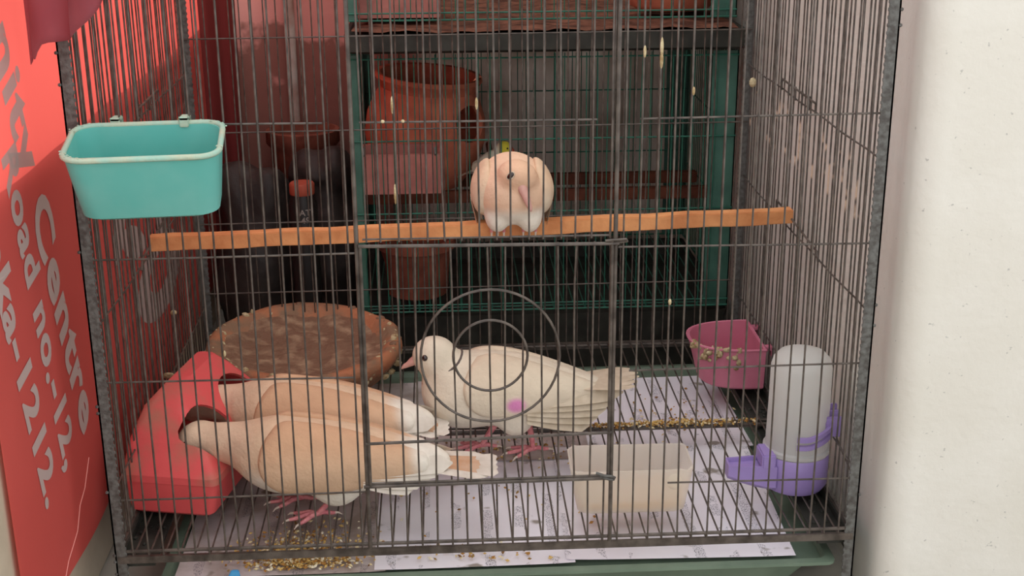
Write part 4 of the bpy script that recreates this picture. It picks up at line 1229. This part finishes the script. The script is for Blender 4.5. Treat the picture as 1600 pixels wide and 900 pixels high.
# budgerigar behind the perched dove
yb_ = 0.93
bd = thing('budgerigar', (0.045, yb_, 0.236), 'small yellow-faced budgerigar behind the perched dove', 'budgerigar')
def fb(P):
    d = ell(P, (0.045, yb_, 0.262), (0.030, 0.018, 0.019), rotm(0, -0.35, 0))
    d = smin(d, ell(P, (0.064, yb_, 0.283), (0.0155, 0.014, 0.015)), .012)
    return d
def cb_(A):
    c = mixc(np.array(s2l((204, 206, 186))), np.array(s2l((214, 206, 70))), sstep(0.052, 0.060, A[:, 0]) * sstep(0.262, 0.272, A[:, 2]))
    return c
obj('body', surf_mesh('body', fb, (0.0, yb_ - .03, 0.235), (0.09, yb_ + .03, 0.305), .0022, cb_, (0.045, yb_, 0.236)), M_feather, bd)
for sg in (-1, 1):
    mb = MB(); feather(mb, (0.056, yb_ + sg * .017, 0.272), (0.005, yb_ + sg * .010, 0.246), .010, up=(0, sg, .3)); obj('wing', mb, M_fl_cream, bd, sm=1.0)
    obj('eye', MB().ball((0.070, yb_ + sg * .0125, 0.287), .0018, 8, 6), M_eye, bd, sm=1.0)
    obj('leg', MB().tube([(0.046, yb_ + sg * .006, 0.248), (0.046, yb_ + sg * .006, 0.237)], .0018, 6), M_leg, bd)
mb = MB(); feather(mb, (0.022, yb_, 0.252), (-0.022, yb_, 0.232), .006); obj('tail_feather', mb, M_fl_cream, bd, sm=1.0)
obj('beak', MB().tube([(0.077, yb_, 0.284), (0.081, yb_, 0.280), (0.080, yb_, 0.275)], [.004, .0028, .0006], 8), M_cap, bd, sm=1.0)
tag(obj('dowel_perch', MB().tube([(0.046, GY0 + .003, 0.230), (0.046, GY1 - .003, 0.230)], .006, 12), M_darkwood, sm=0.8), 'thin round dowel perch under the budgerigar in the green cage', 'perch')

# ------------------------------------------------------------------ clutter behind the left side
tag(obj('wall_pipe', MB().tube([(-0.352, 1.302, GZ), (-0.352, 1.302, 2.3)], 0.011, 12), M_pipe, sm=0.8), 'thin whitish pipe running up the back wall', 'pipe')
cc_ = MB(); nu, nv = 14, 30
for i in range(nu + 1):
    for j in range(nv + 1):
        u = i / nu; v = j / nv
        cc_.v.append((-0.506 + 0.054 * u - 0.004 * (1 - v), 1.135 + 0.125 * u + 0.010 * math.sin(u * 12 + v * 2), -0.05 + 0.95 * v))
for i in range(nu):
    for j in range(nv):
        a = i * (nv + 1) + j; b = a + nv + 1; cc_.f.append((a, b, b + 1, a + 1))
co_ = obj('hanging_strip', cc_, M_crimson, sm=1.0); tag(co_, 'narrow crimson cloth strip hanging in the far left corner', 'cloth')
sdm = co_.modifiers.new('thick', 'SOLIDIFY'); sdm.thickness = 0.002
def sack(cs, seed, label, h):
    def f(P):
        d = None
        for c, r in cs:
            e = ell(P, c, r); d = e if d is None else smin(d, e, .03)
        return smax(d + 0.010 * lump(P, 48, seed) + .005 * lump(P, 120, seed + 1), GZ - P[:, 2], .01)
    a = np.array([np.array(c) - np.array(r) - .03 for c, r in cs]).min(0); b = np.array([np.array(c) + np.array(r) + .03 for c, r in cs]).max(0)
    a[2] = GZ - .02
    org = ((a[0] + b[0]) / 2, (a[1] + b[1]) / 2, GZ)
    me = surf_mesh('sack', f, a, b, .007, None, org)
    me.materials.append(M_sack)
    o = bpy.data.objects.new('plastic_sack', me); COL.objects.link(o); o.location = org
    tag(o, label, 'sack')
    return o
sack([((-0.405, 1.0, 0.04), (.078, .10, .17)), ((-0.43, 1.0, 0.19), (.05, .06, .06)), ((-0.37, 0.98, 0.17), (.045, .05, .07))], 11, 'dark plastic sack by the left banner behind the cage', .27)
sack([((-0.272, 1.06, 0.05), (.064, .08, .18)), ((-0.255, 1.06, 0.22), (.035, .05, .05)), ((-0.30, 1.07, 0.2), (.04, .05, .06))], 17, 'dark plastic sack next to the green cage corner post', .27)
jr = thing('jar', (-0.300, 0.88, GZ), 'dark jar with an orange brown lid behind the perch', 'jar')
obj('jar_body', MB().lathe([(0.02, 0.0), (0.0255, 0.004), (0.026, 0.30), (0.021, 0.318), (0.0195, 0.325), (0.003, 0.326)], (-0.300, 0.88, GZ), 24), M_bottle, jr, sm=0.7)
obj('lid', MB().lathe([(0.022, 0.320), (0.0225, 0.322), (0.0225, 0.338), (0.020, 0.341), (0.003, 0.341)], (-0.300, 0.88, GZ), 24), M_cap, jr, sm=0.7)
for txt, zz in (('AT', 0.186), ('49', 0.172)):
    v, f = glyphs(txt, 0.015, 0.02); mb = MB(); w_ = v[:, 0].max()
    pts = []
    for x, y, _ in v:
        a = (x - w_ / 2 + 0.006) / 0.026; pts.append((-0.300 + 0.0265 * math.sin(a), 0.88 - 0.0265 * math.cos(a), zz + y))
    for pv, pf in islands(pts, f): obj('letter', MB().add(pv, pf), M_ltr, jr)
cw_ = thing('clay_pot', (-0.33, 1.228, GZ), 'brown clay pot rim showing above the dark sacks', 'pot')
obj('pot_body', MB().lathe([(0.05, 0.0), (0.056, 0.004), (0.066, 0.33), (0.074, 0.34), (0.074, 0.365), (0.066, 0.367), (0.058, 0.34), (0.05, 0.03)], (-0.33, 1.228, GZ), 36), M_claydull, cw_, sm=0.7)

# blue plastic scrap on the tray edge
bl = MB().loft([[(-0.324, -0.010, -0.052), (-0.303, -0.010, -0.052), (-0.303, -0.005, -0.052), (-0.324, -0.005, -0.052)],
                [(-0.322, -0.012, -0.032), (-0.304, -0.012, -0.032), (-0.304, -0.006, -0.032), (-0.322, -0.006, -0.032)],
                [(-0.315, -0.010, -0.019), (-0.306, -0.010, -0.019), (-0.306, -0.006, -0.019), (-0.315, -0.006, -0.019)]])
tag(obj('plastic_clip', bl, M_blue, bevel=.001), 'small blue plastic clip at the front edge of the tray', 'clip')
